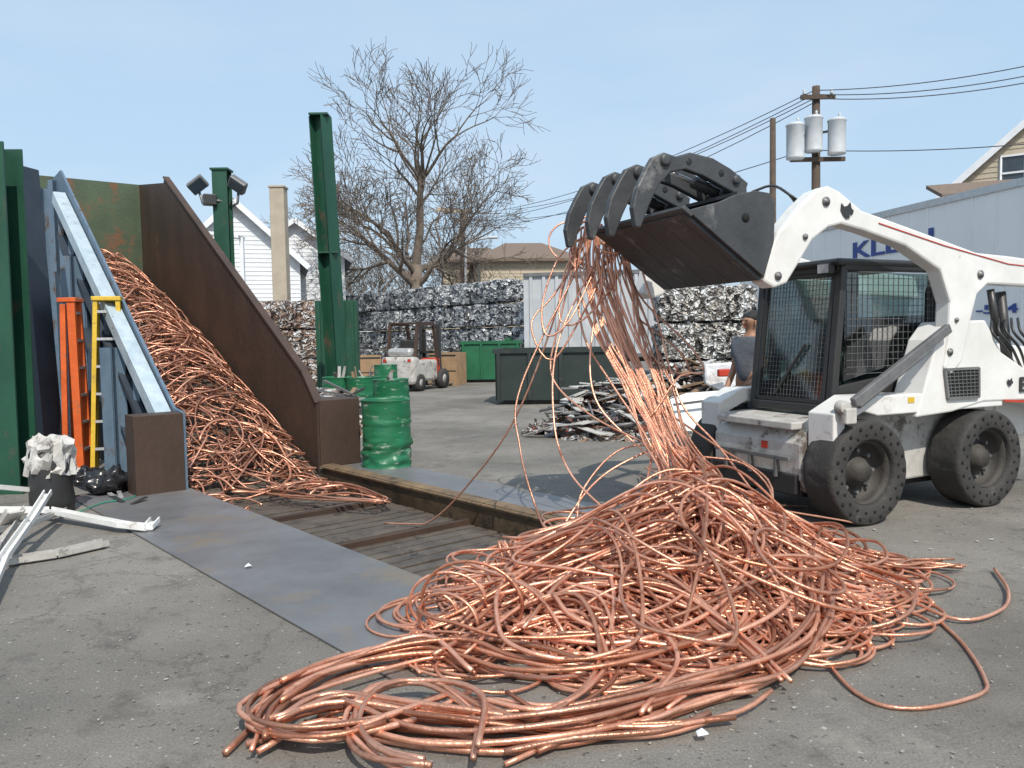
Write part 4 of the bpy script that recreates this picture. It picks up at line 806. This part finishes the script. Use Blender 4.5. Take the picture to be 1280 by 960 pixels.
for k in range(340):
    px=rnd.uniform(-20,1300); py=rnd.uniform(560,960)
    p=G(px,py); t_,s_=TS(p)
    if -PW-1<s_<.2 and TE-1<t_: continue
    a=rnd.uniform(0,3); s=rnd.uniform(.003,.009)*(1+(py<700)); e=V((math.cos(a),math.sin(a),.1))*s; f_=V((-math.sin(a),math.cos(a),.2))*s*.6; p=p+V((0,0,.008)); m.add([p-e-f_,p+e-f_,p+e+f_,p-e+f_],[(0,1,2,3)])
m.build('litter','litter',label='scattered pale flecks of litter on the asphalt',cat='litter',kind='stuff')
for px,py,la in((310,708,'small white paper scrap lying on the wide steel plate'),(878,918,'crumpled white paper scrap at the front foot of the copper heap')):
    p=G(px,py,.03); m=MB(); m.add([p+V((-.02,-.015,0)),p+V((.02,-.018,.01)),p+V((.024,.015,0)),p+V((0,.01,.02)),p+V((-.02,.018,.004))],[(0,1,3),(1,2,3),(0,3,4)]); m.build('paper_scrap','siding',label=la,cat='paper')
# ------------------------------------------------------------------ worker
def skinmesh(name,joints,edges,mt,parent,sub=2,root=0):
    me=bpy.data.meshes.new(name); me.from_pydata([j[0] for j in joints],edges,[]); o=bpy.data.objects.new(name,me); col.objects.link(o)
    sm=o.modifiers.new('s','SKIN'); sm.use_smooth_shade=True; s2=o.modifiers.new('u','SUBSURF'); s2.levels=sub; s2.render_levels=sub
    for i,j in enumerate(joints):
        r_=j[1]; me.skin_vertices[0].data[i].radius=(r_,r_) if not isinstance(r_,tuple) else r_
        me.skin_vertices[0].data[i].use_root=(i==root)
    bpy.context.view_layer.update(); ev=o.evaluated_get(bpy.context.evaluated_depsgraph_get()); nm=bpy.data.meshes.new_from_object(ev); bpy.data.objects.remove(o)
    o=bpy.data.objects.new(name,nm); col.objects.link(o); nm.materials.append(M[mt]); o.parent=parent
    for p in nm.polygons: p.use_smooth=True
    if parent: FR[o.name]=frame_of(parent)
    return o
pb_=P(937,420,9.1); pe=thing('person','person in a grey shirt with black hair standing just left of the loader cab','person',(pb_.x,pb_.y,0),R(-60))
J=[((0,0,.95),.13),((0,0,1.15),.125),((0,0,1.36),.15),((0,.01,1.47),.06),((0,.02,1.55),.055),((0,.0,1.63),.095),((0,.01,1.7),.085),
 ((.19,0,1.4),.06),((.24,.05,1.13),.045),((.22,-.16,.98),.035),((.21,-.22,.95),.03),((-.19,0,1.4),.06),((-.25,.03,1.13),.045),((-.24,-.1,.9),.035),((-.24,-.14,.85),.03),
 ((.1,0,.86),.09),((.11,-.02,.48),.062),((.12,.02,.1),.045),((.12,-.12,.04),.04),((-.1,0,.86),.09),((-.12,-.02,.48),.062),((-.12,.03,.1),.045),((-.12,-.1,.04),.04)]
E=[(0,1),(1,2),(2,3),(3,4),(4,5),(5,6),(2,7),(7,8),(8,9),(9,10),(2,11),(11,12),(12,13),(13,14),(0,15),(15,16),(16,17),(17,18),(0,19),(19,20),(20,21),(21,22)]
k=len(J)
for base_,sx in((10,1),(14,-1)):
    bp_=V(J[base_][0])
    for fi in range(5):
        dx=(-.03+.018*fi)*sx; ln=(.05,.075,.08,.075,.06)[fi]; q1=bp_+V((dx,-.02,-.03)); q2=bp_+V((dx*1.15,-.035,-.03-ln))
        if fi==0: q1=bp_+V((-.035*sx,-.02,-.0)); q2=bp_+V((-.045*sx,-.05,-.04))
        J.append((tuple(q1),.0095)); J.append((tuple(q2),.008)); E+=[(base_,k),(k,k+1)]; k+=2
skinmesh('body',J,E,'skin',pe)
skinmesh('shirt',[((0,0,.9),.155),((0,0,1.15),.15),((0,0,1.36),.17),((0,.01,1.46),.075),((.19,0,1.4),.08),((.23,.04,1.2),.068),((-.19,0,1.4),.08),((-.24,.03,1.2),.068)],[(0,1),(1,2),(2,3),(2,4),(4,5),(2,6),(6,7)],'shirt',pe)
skinmesh('trousers',[((0,0,.94),.15),((.1,0,.84),.11),((.11,-.02,.48),.085),((.12,.02,.12),.07),((-.1,0,.84),.11),((-.12,-.02,.48),.085),((-.12,.03,.12),.07)],[(0,1),(1,2),(2,3),(0,4),(4,5),(5,6)],'trouser',pe)
skinmesh('boot',[((.12,.03,.08),.06),((.12,-.06,.05),.05),((.12,-.14,.045),.045)],[(0,1),(1,2)],'shoe',pe); skinmesh('boot',[((-.12,.04,.08),.06),((-.12,-.05,.05),.05),((-.12,-.13,.045),.045)],[(0,1),(1,2)],'shoe',pe)
skinmesh('hair',[((0,.045,1.6),.09),((0,.03,1.69),.108),((0,.0,1.75),.085)],[(0,1),(1,2)],'hair',pe)
m=MB(); m.box((0,-.1,1.62),(.022,.03,.035)); m.build('nose','skin',pe,local=True,bevel=.008)
for s in(-1,1): m=MB(); m.box((s*.092,.0,1.62),(.015,.035,.055)); m.build('ear','skin',pe,local=True,bevel=.006)
for s in(-1,1): m=MB(); m.box((s*.035,-.088,1.645),(.025,.01,.012)); m.build('eye','hair',pe,local=True)
m=MB(); m.box((0,-.088,1.575),(.045,.01,.01)); m.build('mouth','red',pe,local=True)
# ------------------------------------------------------------------ houses
def window(par,c,w,h,ax,nrm,mtf='siding'):
    ax=V(ax).normalized(); nrm=V(nrm).normalized(); z=V((0,0,1)); m=MB(); m.prism([c-ax*w/2-z*h/2,c+ax*w/2-z*h/2,c+ax*w/2+z*h/2,c-ax*w/2+z*h/2],nrm*.02); f=m.build('window','pane',par)
    m=MB(); t=.08
    for a,b_ in(((-1,-1),(1,-1)),((1,-1),(1,1)),((1,1),(-1,1)),((-1,1),(-1,-1)),((-1,0),(1,0))): m.bar(c+ax*a[0]*w/2+z*a[1]*h/2+nrm*.03,c+ax*b_[0]*w/2+z*b_[1]*h/2+nrm*.03,t,t*.9)
    x=m.build('frame',mtf,par); x.parent=f
def house(c,rot,w,d,h,rh,mt,rmt,label,hip=False,wins=(),name='house',ov=.4):
    T=Matrix.Translation(V(c))@Matrix.Rotation(rot,4,'Z'); o=thing(name,label,'house',M4=T); m=MB()
    if hip: m.box((0,0,h/2),(w,d,h))
    else: m.prism([V((-w/2,-d/2,0)),V((w/2,-d/2,0)),V((w/2,-d/2,h)),V((0,-d/2,h+rh)),V((-w/2,-d/2,h))],V((0,d,0)))
    k=.15
    while k<h+(0 if hip else rh*.9):
        ww=w if k<h else w*(1-(k-h)/rh); m.box((0,-d/2-.01,k),(ww-.05,.02,.02)); 
        if k<h: m.box((-w/2-.01,0,k),(.02,d-.05,.02)); m.box((w/2+.01,0,k),(.02,d-.05,.02))
        k+=.2
    m.build('wall',mt,o,local=True)
    m=MB()
    if hip:
        vs=[V((-w/2-ov,-d/2-ov,h)),V((w/2+ov,-d/2-ov,h)),V((w/2+ov,d/2+ov,h)),V((-w/2-ov,d/2+ov,h)),V((-w*.2,0,h+rh)),V((w*.2,0,h+rh))]
        m.add(vs,[(0,1,5,4),(1,2,5),(2,3,4,5),(3,0,4),(3,2,1,0)]); m.box((0,-d/2-ov-.01,h-.08),(w+2*ov,.05,.18))
    else:
        for s in(-1,1):
            e=V((s*(w/2+ov),-d/2-ov,h-ov*rh/(w/2)+.02)); r_=V((0,-d/2-ov,h+rh+.02)); m.prism([e,r_,r_+V((0,0,.14)),e+V((0,0,.14))],V((0,d+2*ov,0)))
    rf=m.build('roof',rmt,o,local=True)
    if not hip:
        for s in(-1,1): m=MB(); m.bar(V((s*(w/2+ov),-d/2-ov-.03,h-ov*rh/(w/2)+.03)),V((0,-d/2-ov-.03,h+rh+.04)),.03,.24); x=m.build('verge_board','siding',o,local=True); x.parent=rf
    for x,z,ww,hh_ in wins: window(o,T@V((x,-d/2,z)),ww,hh_,T.to_3x3()@V((1,0,0)),T.to_3x3()@V((0,-1,0)))
    return o
c=P(303,420,40); pk=P(305,250,36).z; hw=house((c.x,40,0),R(16),5.6,7,pk-2.6,2.6,'siding','roofgrey','white gabled house with a grey roof standing beyond the conveyor wall',wins=((-.9,4.6,.8,1.1),(.7,2.6,.8,1.2)))
m=MB(); p=P(278,322,35.7); m.box(p,(.7,.4,.5)); ac=m.build('air_conditioner','trailer',hw,bevel=.03)
c=P(362,420,44); house((c.x,46,0),R(14),5,8,P(380,325,44).z,1.8,'siding','roofgrey','lower white house wing with a grey gable behind the tan pillar',wins=((0.6,3.2,.7,1),))
a=P(255,291,33); b_=P(302,297,33); m=MB(); m.bar(a,b_,.8,.12); pz=thing('porch_roof','flat white porch roof in front of the white gabled house','porch',(a.x,33,0)); m.build('roof_slab','siding',pz)
for x in(a,b_): m=MB(); m.bar(V((x.x,33,0)),V((x.x,33,x.z)),.15,.15); m.build('post','siding',pz)
q=P(354,420,28); zt_=P(352,236,28).z; m=MB(); m.box((q.x,28,zt_/2),(.5,.5,zt_)); pl_=thing('concrete_pillar','plain tan concrete pillar standing in front of the white house','pillar',(q.x,28,0)); m.build('shaft','tan',pl_,bevel=.03); m=MB(); m.box((q.x,28,zt_+.04),(.56,.56,.08)); m.build('cap','tan',pl_,bevel=.02)
c=P(645,420,52); house((c.x+.6,54,0),R(6),6.2,6,P(640,322,50).z,1.35,'beige','roofbrown','beige house with a brown hipped roof beyond the bale wall',hip=True,wins=((-1.9,4.6,1.2,1.1),(1.2,4.6,1.6,1.1)))
c=P(600,420,58); house((c.x-.3,60,0),R(6),5,6,P(600,330,60).z,1.2,'beige','roofbrown','smaller beige house half hidden left of the hipped roof house',hip=True)
RA=R(-34); cc=P(1325,420,30); cc.z=0; back=V((math.sin(-RA),math.cos(RA),0))
zE=P(1200,236,29).z; zP=P(1325,112,30).z
house(cc+back*4.0,RA,8.4,8,zE,zP-zE,'beige','roofbrown','beige gabled house rising behind the white trailer at the right edge',wins=((-1.6,zE+.9,.8,1.3),(.6,zE+.9,.8,1.3)),ov=.25)
a=P(1178,243,25.5); b_=P(1330,232,25.5); m=MB(); m.prism([a,b_,b_+V((0,1.2,.5)),a+V((0.1,1.2,.5))],V((0,0,-.12))); o=thing('porch_roof','brown porch roof along the front of the beige house at the right edge','porch',V((a.x,25.5,0))); m.build('roof_slab','roofbrown',o)
for x in(a,b_): m=MB(); m.bar(V((x.x+.2,25.7,0)),V((x.x+.2,25.7,x.z-.1)),.15,.15); m.build('post','beige',o)
# ------------------------------------------------------------------ trees
def tree(base,h,label,seed,spread=.5,levels=6,trunkh=.28,r0=.3,limbs=5,minr=.012,ll=(.24,.3),up=.03):
    r_=random.Random(seed); o=thing('bare_tree',label,'tree',base); tk=MB(); cw=MB()
    def grow(p,d,L,r,lev,mb):
        n=5 if lev<3 else 4; pts=[p.copy()]; rs=[r]; nodes=[]
        for i in range(n):
            d=(d+V((r_.uniform(-1,1),r_.uniform(-1,1),r_.uniform(-.7,.75)))*(.13+.035*lev)+V((0,0,up))).normalized(); p=p+d*L/n; pts.append(p.copy()); rs.append(max(minr*.8,r*(1-.42*(i+1)/n))); nodes.append((p.copy(),d.copy(),rs[-1]))
        mb.tube(pts,rs,7 if lev<2 else (5 if lev<4 else 3),caps=False)
        if lev>=levels: return
        for i,(q,dd,rr_) in enumerate(nodes):
            last=i==n-1; cnt=2 if last else (1 if (lev>0 and r_.random()<.72 and i>0) else 0)
            for c in range(cnt):
                a=r_.uniform(.4,.95)*(1 if not last else .7); ax=dd.orthogonal().normalized(); ax=Matrix.Rotation(r_.uniform(0,6.28),3,dd)@ax
                nd=(Matrix.Rotation(a,3,ax)@dd).normalized(); grow(q,nd,L*r_.uniform(.58,.8),max(minr,rr_*r_.uniform(.6,.78)),lev+1,cw)
    top=V(base)+V((0,0,h*trunkh)); tk.tube([V(base),V(base)+V((.05,0,h*trunkh*.4)),top],[r0*1.25,r0,r0*.82],10)
    for k in range(limbs):
        a=6.28*k/limbs+r_.uniform(-.3,.3); til=spread*r_.uniform(.7,1.15) if k else .05; d=V((math.cos(a)*math.sin(til),math.sin(a)*math.sin(til),math.cos(til)))
        grow(top-V((0,0,r_.uniform(0,h*.1) if k else 0)),d,h*r_.uniform(*ll)*(1 if k else 1.15),r0*(r_.uniform(.4,.55) if k else .7),1,cw)
    tk.build('trunk','bark',o); cw.build('crown','bark',o); return o
b=P(522,420,42); b.z=0; tree(b,P(522,38,42).z*.94,'large bare tree with a wide crown rising beyond the bale wall',23,spread=1.0,levels=6,r0=.36,limbs=7,minr=.015,trunkh=.33,ll=(.18,.23),up=.012)
b=P(470,420,55); b.z=0; tree(b,8.5,'small bare tree left of the large bare tree',5,spread=.6,levels=5,r0=.14,limbs=4,minr=.016)
b=P(500,420,60); b.z=0; tree(b,8,'small bare tree right behind the trunk of the large bare tree',6,spread=.6,levels=5,r0=.14,limbs=4,minr=.016)
b=P(592,420,58); b.z=0; tree(b,10,'slender bare tree behind the small crossarm pole',8,spread=.6,levels=5,r0=.16,limbs=5,minr=.016)
b=P(410,420,60); b.z=0; tree(b,10,'faint bare tree behind the tall green column',9,spread=.6,levels=5,r0=.16,limbs=5,minr=.016)
# ------------------------------------------------------------------ poles + cables
def pole(px,pytop,Y,r,label,arms=(),lean=0):
    b=P(px,420,Y); b.z=0; t=P(px,pytop,Y); o=thing('utility_pole',label,'utility pole',b); m=MB(); m.tube([b,V((t.x+lean,t.y,t.z))],[r*1.2,r*.85],12); m.build('shaft','pole',o)
    for z,w in arms: m=MB(); m.bar((t.x-w/2,t.y-.15,t.z+z),(t.x+w/2,t.y-.15,t.z+z),.1,.12); m.build('crossarm','pole',o)
    return o,t
up,tp_=pole(1020,108,24,.13,'dark utility pole carrying three transformer cans behind the loader',arms=((-.35,1.0),(-2.15,1.6)))
for x in(-.4,.4): m=MB(); q=V((tp_.x+x,23.85,tp_.z-.27)); m.lathe([(.04,0),(.06,.04),(.03,.08),(.05,.12),(.0001,.16)],10,Matrix.Translation(q)); m.build('insulator','can',up)
for k,(px,py) in enumerate(((994,177),(1017,168),(1046,171))):
    q=P(px,py,23.6+.1*(k==1)); o=thing('transformer','%s grey transformer can on the utility pole'%('left','middle','right')[k],'transformer',q); m=MB(); r_=.25
    m.lathe([(.0001,-.5),(r_,-.5),(r_+.01,-.47),(r_,-.44),(r_,.42),(r_+.02,.44),(r_+.02,.47),(r_*.8,.53),(.0001,.55)],24,Matrix.Translation(q)); m.build('tank','can',o)
    m=MB(); m.lathe([(.03,.5),(.05,.55),(.03,.6),(.045,.65),(.0001,.7)],8,Matrix.Translation(q+V((.08,0,0)))); m.build('bushing','can',o); m=MB(); m.bar(q+V((0,0,.2)),V((tp_.x,24,q.z+.2)),.06,.06); m.build('hanger','greymetal',o)
pole(966,148,22,.09,'thin brown pole standing left of the transformer pole')
p2,tq=pole(578,263,50,.16,'small utility pole with a tan crossarm beside the bare tree'); m=MB(); a=P(545,262,50); b_=P(589,265,50); m.bar(a,b_,.2,.25); m.build('crossarm','tan',p2)
sl_=thing('street_lamp','grey street lamp arm beside the small utility pole','street lamp',(P(582,420,48).x,48,0)); m=MB(); a=P(582,318,48); m.tube(spline([V((a.x,48,0)),V((a.x,48,a.z)),P(590,302,48),P(612,297,48)],.5),.07); m.build('arm','can',sl_); m=MB(); m.box(P(616,297,48),(.6,.3,.15)); m.build('lamp_head','can',sl_,bevel=.05)
def cable(a,b_,sag,label,r=.014,n=18):
    pts=[a.lerp(b_,i/n)-V((0,0,sag*4*(i/n)*(1-i/n))) for i in range(n+1)]; m=MB(); m.tube(pts,r,5); m.build('overhead_cable','cable',label=label,cat='cable')
Cs=[((1018,113,24),(575,268,50),1.6,'topmost overhead cable running from the transformer pole toward the bare tree'),((1018,118,24),(575,275,50),1.8,'second overhead cable running from the transformer pole toward the bare tree'),
((1018,123,24),(640,262,45),1.2,'third cable from the transformer pole descending left above the trailers'),((1018,128,24),(575,283,50),2.1,'lowest of the sagging cables left of the transformer pole'),
((1000,190,24),(580,275,50),1.3,'thin service cable passing behind the raised bucket'),
((1018,113,24),(1400,55,20),.5,'topmost overhead cable leaving the photo on the right'),((1018,118,24),(1400,68,20),.6,'second overhead cable leaving the photo on the right'),((1018,123,24),(1400,78,20),.6,'third overhead cable leaving the photo on the right'),
((1025,188,24),(1400,168,20),.3,'single low cable running right from the transformer cans')]
for a,b_,s,la in Cs: cable(P(*a),P(*b_),s*.5,la)
for i,(px,Y,w,la) in enumerate(((215,70,9,'pale distant house left of the white gabled house'),(425,75,7,'pale distant house seen behind the tall green column'),(500,80,8,'distant house behind the small bare trees'))):
    c=P(px,420,Y); house((c.x,Y,0),.1*i,w,8,3.6,2,'siding' if i!=2 else 'beige','roofgrey',la)
# ------------------------------------------------------------------ light
az=V((.25,-.968)); el=R(50)
w=bpy.data.worlds.new('World'); sc.world=w; w.use_nodes=True; N=w.node_tree.nodes; L=w.node_tree.links; bg=N['Background']
sky=N.new('ShaderNodeTexSky'); sky.sky_type='NISHITA'; sky.sun_disc=False; sky.sun_elevation=el; sky.sun_rotation=math.atan2(az.x,az.y); sky.air_density=1.1; sky.dust_density=3; sky.ozone_density=1.0
hz=N.new('ShaderNodeMixRGB'); hz.inputs['Fac'].default_value=.62; L.new(sky.outputs[0],hz.inputs['Color1'])
tc=N.new('ShaderNodeTexCoord'); mp=N.new('ShaderNodeMapping'); mp.inputs['Scale'].default_value=(1,1,3.5); L.new(tc.outputs['Generated'],mp.inputs['Vector']); cn=N.new('ShaderNodeTexNoise'); cn.inputs['Scale'].default_value=2.2; cn.inputs['Detail'].default_value=6; L.new(mp.outputs[0],cn.inputs['Vector'])
cr=N.new('ShaderNodeValToRGB'); cr.color_ramp.elements[0].position=.45; cr.color_ramp.elements[1].position=.75; cr.color_ramp.elements[0].color=(4.9,6.7,8.6,1); cr.color_ramp.elements[1].color=(6.3,7.5,8.8,1); L.new(cn.outputs['Fac'],cr.inputs['Fac']); L.new(cr.outputs['Color'],hz.inputs['Color2'])
L.new(hz.outputs[0],bg.inputs[0]); bg.inputs[1].default_value=.13
sd=bpy.data.lights.new('sun','SUN'); sd.energy=4.3; sd.angle=R(.5); sd.color=(1,.94,.85); so=bpy.data.objects.new('sun',sd); col.objects.link(so)
dv=V((az.x*math.cos(el),az.y*math.cos(el),math.sin(el))); so.rotation_euler=dv.to_track_quat('Z','Y').to_euler(); so.location=(5,-5,12)
sc.view_settings.view_transform='Standard'; sc.view_settings.look='None'; sc.view_settings.exposure=0
print('wires',nw)
